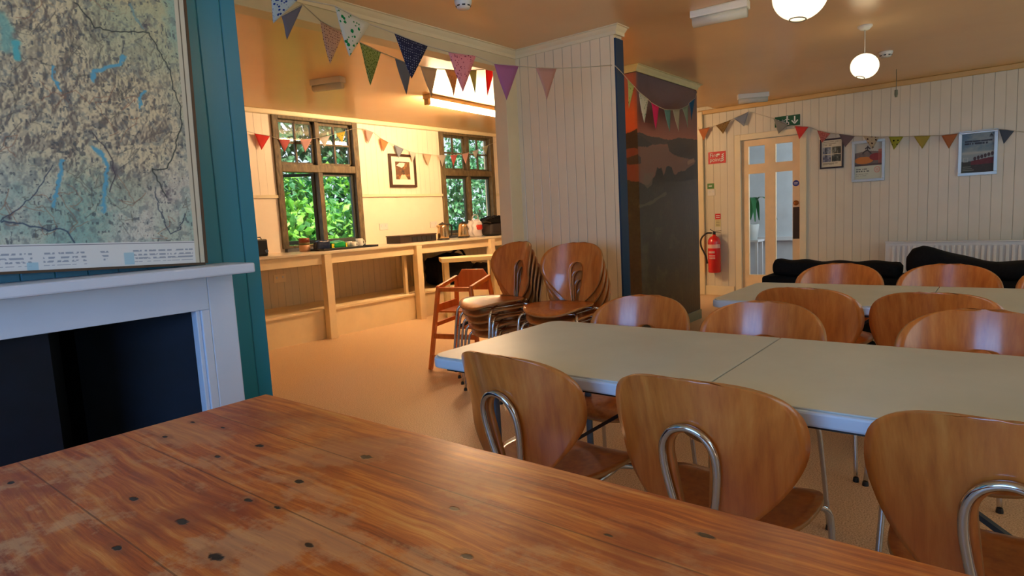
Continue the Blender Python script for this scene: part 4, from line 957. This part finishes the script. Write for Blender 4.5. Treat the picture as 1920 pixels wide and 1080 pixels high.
# ------------------------------------------------------------------ fire extinguisher
pe = on(1340, 512, 'x', XW - .09); ex = tag(empty('fire_extinguisher', (XW - .09, pe.y, pe.z + .01)), 'red fire extinguisher with black hose hung on the wall left of the door', 'fire extinguisher')
R_ = .082
bm = bmesh.new(); lathe(bm, [(0, 0), (R_ * .9, 0), (R_, .01), (R_, .40), (R_ * .93, .435), (R_ * .7, .465), (R_ * .35, .485), (.022, .49), (.022, .505), (0, .506)], 36); mobj('cylinder', bm, m_red, ex, smooth=True)
bm = bmesh.new(); lathe(bm, [(.016, .50), (.02, .51), (.02, .535), (.01, .545), (0, .545)], 16); mobj('valve', bm, m_black, ex, smooth=True)
bm = bmesh.new(); beam(bm, (0, 0, .54), (-.02, -.10, .555), .016, .006); beam(bm, (0, 0, .53), (-.02, -.09, .525), .016, .006); beam(bm, (0, 0, .54), (-.01, .05, .575), .014, .008); mobj('lever', bm, m_black, ex)
T('hose', [(0, .03, .525), (-.02, .10, .52), (-.03, .165, .45), (-.03, .17, .36), (-.03, .13, .27), (-.04, .10, .21), (-.035, .085, .12)], .0115, m_black, ex)
bm = bmesh.new(); lathe(bm, [(R_ + .0008, .325), (R_ + .0008, .375)], 36); bmesh.ops.delete(bm, geom=[f for f in bm.faces if f.calc_center_median().x > -.01], context='FACES'); mobj('label_band', bm, mat('label_white', (226, 180, 168), .4), ex, smooth=True)
me_holder = bmesh.new()
for k, (z_, hh) in enumerate(((.26, .028), (.225, .008), (.205, .008), (.185, .008))):
    for j in range(6 if k == 0 else 9):
        a_ = math.pi + (-.55 + j * (.18 if k == 0 else .12)); M_ = Matrix.Translation((math.cos(a_) * (R_ + .001), math.sin(a_) * (R_ + .001), z_)) @ Matrix.Rotation(a_, 4, 'Z'); box(me_holder, -.0005, .0005, -.0035, .0035, 0, hh, M=M_)
mobj('label_text', me_holder, m_paperwhite, ex)
BX('wall_bracket', (R_ * .6, .09, -.03, .03, .3, .36), m_black, ex)

# ------------------------------------------------------------------ radiator and sofa
pr = on(1660, 455, 'x', 8.1); rt_z = .685
ra = tag(empty('radiator', (8.1, .3, 0)), 'long white panel radiator on the boarded wall behind the black sofa', 'radiator')
ya, yb = pr.y - .3, -1.5 - .3
BX('back_panel', (0.0, .035, yb, ya, .14, rt_z), m_white, ra, bevel=.005)
for k, y_ in enumerate(np.arange(yb + .03, ya - .03, .05)):
    if k < 100: BX('convector_rib', (-.022, 0.0, y_ - .014, y_ + .014, .17, rt_z - .035), m_white, ra, bevel=.006)
BX('top_grille', (-.025, .04, yb, ya, rt_z, rt_z + .012), m_white, ra, bevel=.003)
bm = bmesh.new(); box(bm, .035, .118, ya - .3, ya - .25, .3, .4); box(bm, .035, .118, yb + .25, yb + .3, .3, .4); mobj('wall_bracket', bm, m_white, ra)
T('pipe', [(.02, ya - .04, .16), (.02, ya - .04, .0)], .009, m_white, ra, n=2)

SX = 5.35
def cushion(name, x, y0, y1, z0, ztop, parent, seed, dep=.24):
    """soft black back cushion; ztop(s) gives the height along it, s=0 at the left end"""
    bm = bmesh.new(); N, K = 36, 20; rings = []; rnd = random.Random(seed); ph = rnd.uniform(0, 6)
    for i_ in range(N + 1):
        s = i_ / N; e = min(1, (min(s, 1 - s) / .06)) if True else 1; e = math.sqrt(max(0.0, 1 - (1 - e) ** 2)); y = y1 + (y0 - y1) * s; zt = ztop(s); hz = (zt - z0) / 2
        ring = []
        for k in range(K):
            a = 2 * math.pi * k / K; ca, sa = math.cos(a), math.sin(a); ex_ = 2 / 3.2
            xx = math.copysign(abs(ca) ** ex_, ca) * dep / 2 * (.35 + .65 * e); zz = math.copysign(abs(sa) ** ex_, sa) * hz * (.45 + .55 * e)
            zz += .006 * math.sin(8 * s * 3 + ph + 2 * ca)
            ring.append(bm.verts.new((x + xx, y, z0 + hz + zz)))
        rings.append(ring)
    for a, b in zip(rings, rings[1:]):
        for k in range(K): bm.faces.new((a[k], a[(k + 1) % K], b[(k + 1) % K], b[k]))
    bm.faces.new(rings[0]); bm.faces.new(rings[-1][::-1]); o_ = mobj(name, bm, m_blackfab, parent, smooth=True); return o_
a1 = on(1448, 495, 'x', SX); a2 = on(1697, 495, 'x', SX); zt1 = on(1470, 486, 'x', SX).z; zt2 = on(1640, 491, 'x', SX).z; zh = on(1722, 463, 'x', SX).z; zh2 = on(1860, 491, 'x', SX).z
sb = tag(empty('sofa', (0, 0, 0)), 'long low black sofa base behind the rear table, in front of the radiator', 'sofa'); sb.location = (SX, .2, 0)
pl = on(1431, 527, 'x', SX + .0)
BX('seat_base', (-.62, .35, -1.6, pl.y - .2, .08, .40), m_blackfab, sb, bevel=.04)
BX('backrest_ledge', (-.05, .40, -1.6, pl.y - .2, .40, on(1445, 517, 'x', SX).z), m_blackfab, sb, bevel=.02)
for sx in (-.55, .28):
    for sy in (-1.5, pl.y - .3): BX('foot', (sx - .03, sx + .03, sy - .03, sy + .03, 0, .08), m_black, sb)
zb = on(1445, 517, 'x', SX).z
c1_ = cushion('back_cushion', 0, a2.y + .02, a1.y, zb, lambda s: zt1 + (zt2 - zt1) * min(1, s / .4), None, 1); c1_.location = (SX + .05, 0, 0); tag(c1_, 'left black sofa back cushion with a low flat top', 'cushion', 'black sofa back cushions')
y_end = on(1920, 500, 'x', SX).y - .5
def zr(s):
    yv = a2.y + (y_end - a2.y) * s; yk = on(1722, 463, 'x', SX).y; y3 = on(1860, 491, 'x', SX).y
    if yv > yk: return zh - .01
    q = min(1, (yk - yv) / (yk - y3)); return zh + (zh2 - zh) * (q * q * (3 - 2 * q))
c2_ = cushion('back_cushion', 0, y_end, a2.y - .005, zb, zr, None, 2); c2_.location = (SX + .05, 0, 0); tag(c2_, 'right black sofa back cushion with a tall hump at its left end', 'cushion', 'black sofa back cushions')

# ------------------------------------------------------------------ ceiling things
m_tube, t = new('lit_fluorescent_tube'); t.b.inputs['Base Color'].default_value = (1, .9, .7, 1); t.b.inputs['Emission Color'].default_value = (1.0, .66, .36, 1); t.b.inputs['Emission Strength'].default_value = 210
tl, tr_ = on(810, 192, 'z', CK - .09), on(985, 232, 'z', CK - .09)
kx, ky = 5.35, 4.87; ang = math.atan2(tr_.y - tl.y, tr_.x - tl.x)
cl = empty('fluorescent_light', (5.38, 4.85, CK), math.radians(5), 'bright lit fluorescent batten light on the kitchen ceiling', 'ceiling light')
BX('batten_body', (-.70, .70, -.05, .05, -.045, 0), mat('batten_cream', (236, 206, 150), .4), cl, bevel=.004)
bm = bmesh.new(); tube(bm, [(-.66, 0, -.075), (.66, 0, -.075)], .026, 14); mobj('tube', bm, m_tube, cl, smooth=True)
for s in (-1, 1): BX('end_cap', (s * .685 - .02, s * .685 + .02, -.03, .03, -.105, -.045), mat('batten_cream'), cl, bevel=.003)
def unlit(p, q, z, label, w=.09):
    c = (p + q) / 2; L = (q - p).length; t_ = empty('fluorescent_light', (c.x, c.y, z), math.atan2((q - p).y, (q - p).x), label, 'ceiling light', 'unlit batten lights')
    BX('batten_body', (-L / 2, L / 2, -w / 2, w / 2, -.05, 0), m_plastic, t_, bevel=.004)
    bm = bmesh.new(); lathe(bm, [(.0, -L / 2 + .01), (.033, -L / 2 + .01), (.033, L / 2 - .01), (0, L / 2 - .01)], 18, M=Matrix.Translation((0, 0, -.07)) @ Matrix.Rotation(math.pi / 2, 4, 'Y')); mobj('diffuser', bm, mat('ribbed_clear_diffuser', (206, 204, 190), .25), t_, smooth=True)
unlit(on(1297, 35, 'z', CE - .03), on(1404, 12, 'z', CE - .03), CE + .012, 'unlit batten light on the ceiling above the partition, top of the photo')
unlit(on(586, 158, 'z', CK - .03), on(643, 150, 'z', CK - .03), CK, 'unlit batten light on the kitchen ceiling by the window reflection')
unlit(on(1383, 185, 'z', CE - .03), on(1441, 180, 'z', CE - .03), CE + .012, 'small unlit batten light on the ceiling above the glazed door')
def det(px, py, label, r=.055):
    p = on(px, py, 'z', CE + .012); t_ = empty('smoke_detector', (p.x, p.y, CE + (.012 if p.x > 4 else 0)), 0, label, 'smoke detector')
    bm = bmesh.new(); lathe(bm, [(0, 0), (r, 0), (r, -.012), (r * .85, -.03), (r * .7, -.045), (0, -.048)], 28); mobj('housing', bm, m_plastic, t_, smooth=True)
    bm = bmesh.new(); 
    for k in range(8): a = k * math.pi / 4; beam(bm, (math.cos(a) * r * .78, math.sin(a) * r * .78, -.036), (math.cos(a) * r * .86, math.sin(a) * r * .86, -.030), .018, .004)
    mobj('vent_slots', bm, m_black, t_)
det(1661, 97, 'white smoke detector on the ceiling beside the hanging paper lantern'); det(868, -3, 'white smoke detector at the top edge above the bunting', .05)
m_paper, t = new('lit_rice_paper'); co = t.coord(); sp = t.add('ShaderNodeSeparateXYZ'); t.k(co, sp.inputs[0])
rib = t.math('ABSOLUTE', t.math('SINE', t.math('MULTIPLY', sp.outputs[2], 230.0))); ribm = t.math('ADD', t.math('MULTIPLY', rib, .25), .75)
t.b.inputs['Base Color'].default_value = (.9, .85, .7, 1); t.b.inputs['Roughness'].default_value = .8
t.b.inputs['Emission Color'].default_value = (1.0, .84, .56, 1); lwt = t.add('ShaderNodeLayerWeight'); lwt.inputs[0].default_value = .35
t.k(t.math('MULTIPLY', t.math('MULTIPLY', ribm, 2.1), t.math('SUBTRACT', 1.0, t.math('MULTIPLY', lwt.outputs['Facing'], .55))), t.b.inputs['Emission Strength'])
def lantern(c, r, ztop, label, tilt, LE):
    t_ = empty('paper_lantern', (c.x, c.y, ztop), 0, label, 'pendant lamp', 'lit paper lanterns')
    dz = c.z - ztop
    bm = bmesh.new(); lathe(bm, [(r * math.sin(math.radians(a)), r * .92 * math.cos(math.radians(a))) for a in range(14, 164, 4)], 40, M=Matrix.Translation((0, 0, dz)) @ Matrix.Rotation(tilt, 4, Vector((.77, .62, 0))))
    mobj('paper_shade', bm, m_paper, t_, smooth=True)
    bm = bmesh.new(); lathe(bm, [(0, 0), (.05, 0), (.05, -.01), (.03, -.03), (0, -.032)], 24); mobj('ceiling_rose', bm, m_plastic, t_, smooth=True)
    T('flex', [(0, 0, -.03), (0, 0, dz + r * .75)], .003, m_plastic, t_, n=3, seg=6)
    bm = bmesh.new(); lathe(bm, [(0, .0), (.018, 0), (.018, .07), (0, .07)], 14, c=(0, 0, dz + r * .72 - .05)); mobj('lamp_holder', bm, m_plastic, t_)
    bm = bmesh.new(); M_ = Matrix.Translation((0, 0, dz)) @ Matrix.Rotation(tilt, 4, Vector((.77, .62, 0)))
    tube(bm, [M_ @ Vector((.3 * r * math.cos(a * math.pi / 8), .3 * r * math.sin(a * math.pi / 8), -r * .9)) for a in range(17)], .003, 6, cap=False); mobj('wire_ring', bm, mat('thin_wire', (120, 110, 90), .5), t_)
    d = bpy.data.lights.new('lantern_bulb', 'POINT'); d.energy = LE; d.color = (1, .72, .38); d.shadow_soft_size = r * 1.02
    lo = bpy.data.objects.new('bulb_light', d); COL.objects.link(lo); lo.location = (0, 0, dz - .0); lo.parent = t_
rose = on(1622, 48, 'z', CE + .012); c = onv(1620, 124, (rose.x - .001, rose.y), (rose.x + .62, rose.y - .78)); c.x, c.y = rose.x, rose.y
rb = (on(1650, 124, 'x', rose.x) - on(1590, 124, 'x', rose.x)).length / 2 * .9
lantern(c, rb, CE + .012, 'lit white paper lantern hanging in full view near the door wall', .35, 7)
c = on(1500, -9, 'x', 3.35); d_ = RR[:, 2]
lantern(Vector((1.75, c.y, 2.08)), .16, CE, 'added lit white paper lantern, unseen above the front table, for warm light', .1, 58)  # unseen extra lantern, added to warm the near half of the room
lantern(c, .125, CE, 'lit white paper lantern cut off by the top edge of the photo', .1, 52)
p = on(1681, 130, 'z', CE + .012); pc = empty('pull_cord', (p.x, p.y, CE + .012), 0, 'thin grey ceiling pull cord hanging right of the paper lantern', 'cord')
T('cord', [(0, 0, 0), (0, 0, -.2)], .003, mat('grey_cord', (120, 124, 100), .6), pc, n=2, seg=6); bm = bmesh.new(); lathe(bm, [(0, -.2), (.014, -.2), (.016, -.24), (.01, -.27), (0, -.27)], 12); mobj('toggle', bm, mat('grey_cord'), pc)

# ------------------------------------------------------------------ bunting
def fabric(name, base, style=None, c2=None, c3=None, sc=60):
    if name in MATS: return MATS[name]
    m, t = new(name); b = t.b; b.inputs['Roughness'].default_value = .9; b.inputs['Specular IOR Level'].default_value = .15
    col = lin(base)
    uv = t.add('ShaderNodeTexCoord').outputs['UV']; mp_ = t.add('ShaderNodeMapping'); mp_.inputs[3].default_value = (1, 1, 1); t.k(uv, mp_.inputs[0]); v = mp_.outputs[0]
    weave = t.noise(v, 400, 2); cc = t.mix(t.math('MULTIPLY', weave, .12), col, tuple(x * .7 for x in col[:3]) + (1,))
    if style in ('floral', 'dots', 'leaf'):
        vo = t.add('ShaderNodeTexVoronoi'); vo.inputs['Scale'].default_value = sc; vo.inputs['Randomness'].default_value = 0.25 if style == 'dots' else .9; t.k(v, vo.inputs['Vector'])
        th = .22 if style == 'dots' else .30
        d = t.math('ADD', vo.outputs['Distance'], t.math('MULTIPLY', t.noise(v, sc * 3, 2), .0 if style == 'dots' else .22))
        k = t.math('LESS_THAN', d, th + (0 if style == 'dots' else .08)); 
        if style == 'leaf': k = t.math('GREATER_THAN', t.noise(v, sc * 1.6, 3), .54)
        cc = t.mix(k, cc, lin(c2))
        if c3:
            vo2 = t.add('ShaderNodeTexVoronoi'); vo2.inputs['Scale'].default_value = sc * 1.7; t.k(v, vo2.inputs['Vector']); cc = t.mix(t.math('LESS_THAN', vo2.outputs['Distance'], .2), cc, lin(c3))
    elif style == 'check':
        ck = t.add('ShaderNodeTexChecker'); ck.inputs['Scale'].default_value = sc; ck.inputs[1].default_value = lin(base); ck.inputs[2].default_value = lin(c2); mm = t.add('ShaderNodeMapping'); mm.inputs[2].default_value = (0, 0, .5); t.k(uv, mm.inputs[0]); t.k(mm.outputs[0], ck.inputs[0]); cc = ck.outputs[0]
    t.k(cc, b.inputs['Base Color'])
    out = t.n['Material Output']; tl_ = t.add('ShaderNodeBsdfTranslucent'); t.k(cc, tl_.inputs[0]); mx = t.add('ShaderNodeMixShader'); mx.inputs[0].default_value = .5
    t.k(b.outputs[0], mx.inputs[1]); t.k(tl_.outputs[0], mx.inputs[2]); t.k(mx.outputs[0], out.inputs[0])
    return m
FB = {
 'white and blue floral': ((200, 216, 226), 'floral', (40, 74, 160), (110, 140, 190), 55), 'plain slate blue': ((136, 140, 170),), 'pink polka dot': ((232, 204, 186), 'dots', (96, 44, 60), None, 75),
 'white and green floral': ((222, 222, 208), 'floral', (30, 142, 76), (90, 150, 100), 30), 'green leafy': ((190, 210, 140), 'leaf', (116, 146, 80), None, 60), 'navy spotted': ((58, 60, 88), 'dots', (170, 172, 196), None, 85),
 'plain grey blue': ((140, 148, 164),), 'plain beige': ((226, 206, 176),), 'tan floral': ((236, 186, 130), 'floral', (190, 130, 90), None, 60), 'pink floral': ((232, 168, 180), 'floral', (156, 76, 100), (230, 180, 190), 75),
 'sage': ((200, 206, 160),), 'bright red': ((250, 84, 84),), 'plain purple': ((180, 124, 172),), 'pale dusty pink': ((206, 168, 160),), 'pale green floral': ((196, 206, 146), 'floral', (110, 150, 76), None, 40),
 'white floral': ((206, 210, 200), 'floral', (90, 140, 120), None, 45), 'bright pink': ((222, 70, 130),), 'pale turquoise': ((130, 172, 166),), 'cream': ((210, 204, 176),), 'pale mint': ((176, 192, 168),), 'blue': ((60, 120, 166),),
 'plain peach': ((236, 164, 110),), 'brown floral': ((176, 146, 96), 'floral', (112, 88, 56), None, 50), 'pale blue': ((166, 176, 192),), 'pale silver': ((178, 176, 166),), 'coral red': ((240, 96, 88),), 'rose pink': ((206, 120, 112), 'leaf', (226, 160, 150), None, 50),
 'lilac grey': ((140, 124, 130),), 'white spotted': ((216, 204, 176), 'dots', (60, 34, 40), None, 24), 'lime spotted': ((186, 190, 84), 'dots', (26, 30, 20), None, 22), 'yellow': ((204, 188, 100),), 'orange': ((206, 140, 96),), 'dusk blue': ((104, 118, 140),),
 'pale pink': ((232, 186, 176),), 'yellow floral': ((226, 206, 90), 'floral', (120, 120, 60), None, 40), 'off white': ((226, 220, 210),), 'soft pink': ((226, 130, 128),)}
def fab(k):
    v = FB[k]; return fabric('fabric ' + k, v[0], *(v[1:])) if len(v) == 1 else fabric('fabric ' + k, v[0], v[1], v[2], v[3], v[4])
def flag(a, b, tip, kind, parent, seed=0):
    a, b, tip = Vector(a), Vector(b), Vector(tip); o0 = parent.location; N = 7; rnd = random.Random(seed); ph = rnd.uniform(0, 6)
    n = (b - a).cross(tip - a).normalized(); me = bmesh.new(); uvl = me.loops.layers.uv.new('UVMap'); V_ = {}
    W_, H_ = (b - a).length, (tip - (a + b) / 2).length
    for j in range(N + 1):
        for k in range(N + 1 - j):
            s = k / N; r = j / N; p = a + (b - a) * s + (tip - a) * r
            p += n * (math.sin(4 * s + 3 * r + ph) * .006 * (0.3 + r)); V_[j, k] = (me.verts.new(p - o0), (s * W_ + r * W_ / 2, 1 - r * H_))
    for j in range(N):
        for k in range(N - j):
            tris = [((j, k), (j, k + 1), (j + 1, k))]
            if k < N - j - 1: tris.append(((j, k + 1), (j + 1, k + 1), (j + 1, k)))
            for tr3 in tris:
                f = me.faces.new([V_[q][0] for q in tr3])
                for lp, q in zip(f.loops, tr3): lp[uvl].uv = V_[q][1]
    o = mobj('flag', me, fab(kind), parent, smooth=True); o['label'] = kind + ' triangular flag'
    sm = o.modifiers.new('thick', 'SOLIDIFY'); sm.thickness = .0012; sm.offset = 0
    return o
def bunting(label, P, Q, pre, flags, post):
    """flags: (xl,yl,xr,yr,xt,yt,kind) seen in the photo, hung in the vertical plane through plan points P,Q"""
    f0 = flags[0]; base = onv(f0[0], f0[1], P, Q); t_ = empty('bunting', base, 0, label, 'bunting'); pts = [onv(*q, P, Q) for q in pre]
    for k, f in enumerate(flags):
        a, b, tp = onv(f[0], f[1], P, Q), onv(f[2], f[3], P, Q), onv(f[4], f[5], P, Q); flag(a, b, tp, f[6], t_, k); pts += [a, b]
    pts += [onv(*q, P, Q) for q in post]; out = [pts[0]]
    for q in pts[1:]:
        if (q - out[-1]).length > .012: out.append(q)
    bm = bmesh.new(); tube(bm, [q - base for q in out], .0028, 6); mobj('cord', bm, fabric('fabric tape', (214, 206, 186)), t_, smooth=True); return t_
bunting('large bunting along the beam, blue floral flag first and ending at the white partition', (PX - .012, PY + .02), (1.5, 2.34), [(440, -60)],
    [(507, -12, 560, -2, 514, 43, 'white and blue floral'), (628, 11, 693, 45, 654, 107, 'white and green floral'), (739, 62, 802, 86, 773, 147, 'navy spotted'), (841, 97, 892, 105, 866, 174, 'pink floral'),
     (927, 119, 972, 124, 948, 188, 'plain purple'), (1004, 127, 1044, 128, 1026, 187, 'pale dusty pink')], [(1100, 126), (1149, 122)])
bunting('smaller bunting strung into the kitchen behind the large flags, with a red flag last', (1.9, 2.55), (4.05, 3.5), [(505, -25), (528, 12)],
    [(527, 30, 568, 8, 541, 74, 'plain slate blue'), (601, 39, 643, 62, 617, 120, 'pink polka dot'), (674, 79, 714, 98, 696, 160, 'green leafy'), (741, 109, 772, 122, 760, 178, 'plain grey blue'),
     (789, 124, 819, 129, 807, 182, 'plain beige'), (834, 130, 860, 132, 852, 183, 'tan floral'), (878, 132, 894, 131, 893, 178, 'sage'), (911, 130, 928, 127, 912, 183, 'bright red')], [(940, 126), (951, 124)])
bunting('bunting hanging across the sunset mural, pink and turquoise flags', (PX + .03, PY - .03), (6.45, 2.53), [(1153, 123), (1165, 135)],
    [(1176, 148, 1189, 162, 1181, 203, 'pale green floral'), (1198, 172, 1215, 186, 1207, 231, 'white floral'), (1221, 192, 1235, 200, 1231, 243, 'bright pink'), (1246, 205, 1257, 206, 1254, 247, 'pale turquoise'),
     (1262, 206, 1274, 205, 1271, 247, 'cream'), (1279, 203, 1291, 197, 1290, 240, 'pale mint'), (1292, 193, 1303, 184, 1298, 225, 'blue')], [(1307, 172)])
XB = XW - .05
bunting('long bunting across the boarded door wall from peach to grey blue flags', (XB, 3), (XB, 1), [(1309, 238)],
    [(1310, 243, 1331, 238, 1319, 263, 'plain peach'), (1342, 235, 1370, 225, 1356, 251, 'brown floral'), (1376, 222, 1404, 209, 1395, 237, 'pale blue'), (1450, 222, 1478, 234, 1460, 251, 'pale silver'),
     (1490, 236, 1516, 238, 1499, 261, 'coral red'), (1532, 244, 1557, 250, 1541, 268, 'rose pink'), (1573, 251, 1603, 255, 1584, 276, 'lilac grey'), (1618, 255, 1648, 257, 1636, 280, 'white spotted'),
     (1666, 256, 1694, 256, 1676, 281, 'lime spotted'), (1713, 255, 1745, 254, 1729, 279, 'yellow'), (1765, 254, 1796, 250, 1779, 279, 'orange'), (1873, 242, 1902, 245, 1882, 270, 'dusk blue')], [(1925, 248)])
YB = YW - .045
bunting('small bunting sagging across the left kitchen window, red flag first', (3, YB), (5, YB), [(463, 246)],
    [(477, 250, 506, 255, 491, 281, 'coral red'), (523, 261, 545, 262, 533, 285, 'soft pink'), (562, 262, 585, 260, 573, 286, 'pale pink'), (598, 258, 619, 254, 608, 276, 'off white'), (630, 250, 647, 246, 641, 268, 'yellow floral')], [(663, 241)])
bunting('pale bunting sagging from the left kitchen window past the picture to the right window', (5, YB), (7, YB), [(663, 241)],
    [(684, 242, 700, 248, 691, 269, 'pale pink'), (712, 258, 728, 267, 719, 284, 'plain peach'), (739, 271, 757, 279, 748, 296, 'pale blue'), (768, 284, 780, 287, 773, 304, 'off white'), (793, 288, 809, 290, 802, 310, 'plain beige'),
     (821, 291, 837, 291, 830, 312, 'off white'), (844, 291, 858, 290, 851, 311, 'soft pink'), (866, 289, 879, 286, 873, 309, 'pale pink'), (886, 284, 898, 280, 891, 298, 'off white'), (904, 277, 916, 272, 911, 290, 'cream')], [(930, 266)])

# ------------------------------------------------------------------ greenery outside and in the corridor
m_leaf, t = new('garden_leaves'); a = t.add('ShaderNodeAttribute', attribute_name='paint'); t.k(a.outputs[0], t.b.inputs['Base Color']); t.b.inputs['Roughness'].default_value = .5
out = t.n['Material Output']; tl_ = t.add('ShaderNodeBsdfTranslucent'); t.k(a.outputs[0], tl_.inputs[0]); mx = t.add('ShaderNodeMixShader'); mx.inputs[0].default_value = .4; t.k(t.b.outputs[0], mx.inputs[1]); t.k(tl_.outputs[0], mx.inputs[2]); t.k(mx.outputs[0], out.inputs[0])
def foliage(name, c, rad, n, ls, cols, parent=None, seed=1):
    rs = np.random.RandomState(seed); vs_ = []; fs_ = []; cl_ = []
    for _ in range(n):
        d = rs.normal(size=3); d /= np.linalg.norm(d); r = rs.uniform(.55, 1.0) ** .5; lump = 1 + .18 * math.sin(5 * d[0] + 3 * d[2] + seed) + .12 * math.sin(9 * d[1] + 7 * d[2])
        p = np.array(c) + d * np.array(rad) * r * lump
        ax = rs.normal(size=3) + np.array([0, -.3, -.5]); ax /= np.linalg.norm(ax); up = rs.normal(size=3) * .6 + np.array([0, -.5, 1.0]); sd = np.cross(ax, up); sd /= np.linalg.norm(sd) + 1e-9; nn = np.cross(sd, ax)
        s = ls * rs.uniform(.6, 1.3); k = len(vs_)
        vs_ += [p, p + ax * s * .5 + sd * s * .28 - nn * s * .06, p + ax * s - nn * s * .12, p + ax * s * .5 - sd * s * .28 - nn * s * .06, p + ax * s * .45 + nn * s * .03]
        fs_ += [(k, k + 1, k + 4), (k + 1, k + 2, k + 4), (k + 2, k + 3, k + 4), (k + 3, k, k + 4)]; cc = cols[rs.randint(len(cols))]; cl_ += [lin(cc)] * 5
    me = bpy.data.meshes.new(name); me.from_pydata([tuple(v) for v in vs_], [], fs_); at_ = me.color_attributes.new('paint', 'FLOAT_COLOR', 'POINT'); at_.data.foreach_set('color', np.array(cl_, dtype=np.float32).reshape(-1)); me.materials.append(m_leaf)
    o = bpy.data.objects.new(name, me); COL.objects.link(o)
    if parent: o.parent = parent
    return o
struct('ground_outside', (-2, 18, 6.65, 16, -1.6, -1.5), mat('garden_soil', (60, 70, 40), .9))
GR = [(96, 168, 52), (130, 196, 70), (70, 140, 60), (160, 210, 96), (54, 118, 56)]; G2_ = [(52, 120, 74), (80, 150, 100), (40, 96, 66), (110, 170, 120)]
m_bark = mat('bark', (70, 56, 40), .9)
def shrub(x, y, r, label, cols, n, ls, seed, zc=.6):
    t_ = empty('garden_shrub', (x, y, -1.5), 0, label, 'shrub', 'shrubs outside the kitchen windows')
    foliage('foliage', (0, 0, zc + 1.5), r, n, ls, cols, t_, seed); T('stem', [(0, 0, 0), (.05, 0, .8), (0, .05, zc + 1.5)], .05, m_bark, t_)
shrub(5.2, 8.3, (1.3, .7, 1.25), 'bright green leafy shrub close outside the left kitchen window', GR, 4200, .17, 1, .45)
shrub(7.3, 10.9, (1.6, .8, 1.6), 'mid green shrub seen behind the open casement and right pane of the left window', GR[:3] + G2_[:2], 4200, .17, 2, .9)
shrub(9.9, 8.8, (1.5, .8, 1.7), 'bluish green shrub outside the right kitchen window', G2_, 4500, .13, 3, 1.0)
shrub(12.0, 10.6, (1.8, .8, 2.4), 'dense shrub at the far right outside the right kitchen window', G2_, 4000, .16, 4, 1.4)
shrub(8.6, 13.2, (4.6, .8, 3.0), 'tall hedge-like tree mass rising behind the nearer shrubs outside', [(60, 110, 70), (90, 140, 96), (44, 88, 60)], 9000, .3, 5, 1.8)
pp = on(1414, 405, 'x', 9.6)
plp = tag(empty('potted_plant', (9.6, pp.y + .05, .66)), 'green arching leaves of a plant seen through the door glass', 'plant')
m_pl = mat('dark_leaf_green', (40, 110, 60), .5)
for k in range(7):
    a_ = k * .9; bm = bmesh.new(); q = crom([(0, 0, .3), (.12 * math.cos(a_), .12 * math.sin(a_), .62), (.3 * math.cos(a_), .3 * math.sin(a_), .55), (.4 * math.cos(a_), .4 * math.sin(a_), .28)], 6)
    prev = None
    for j, v in enumerate(q):
        w = .03 * math.sin(math.pi * min(1, (j + .5) / len(q))) + .004; sd = Vector((-math.sin(a_), math.cos(a_), 0)); cur = (bm.verts.new(v + sd * w), bm.verts.new(v + Vector((0, 0, -.006))), bm.verts.new(v - sd * w))
        if prev:
            bm.faces.new((prev[0], prev[1], cur[1], cur[0])); bm.faces.new((prev[1], prev[2], cur[2], cur[1]))
        prev = cur
    mobj('leaf', bm, m_pl, plp, smooth=True)
bm = bmesh.new(); lathe(bm, [(0, 0), (.09, 0), (.12, .22), (.11, .24), (.1, .2), (.0, .2)], 24); mobj('pot', bm, mat('pot_white', (210, 214, 210), .5), plp, smooth=True)
ps = tag(empty('plant_stand', (9.6, pp.y + .05, 0)), 'white stand carrying the plant beyond the glazed door', 'stand'); BX('top', (-.15, .15, -.15, .15, .63, .66), m_white, ps)
for sx in (-.12, .12):
    for sy in (-.12, .12): BX('leg', (sx - .015, sx + .015, sy - .015, sy + .015, 0, .63), m_white, ps)
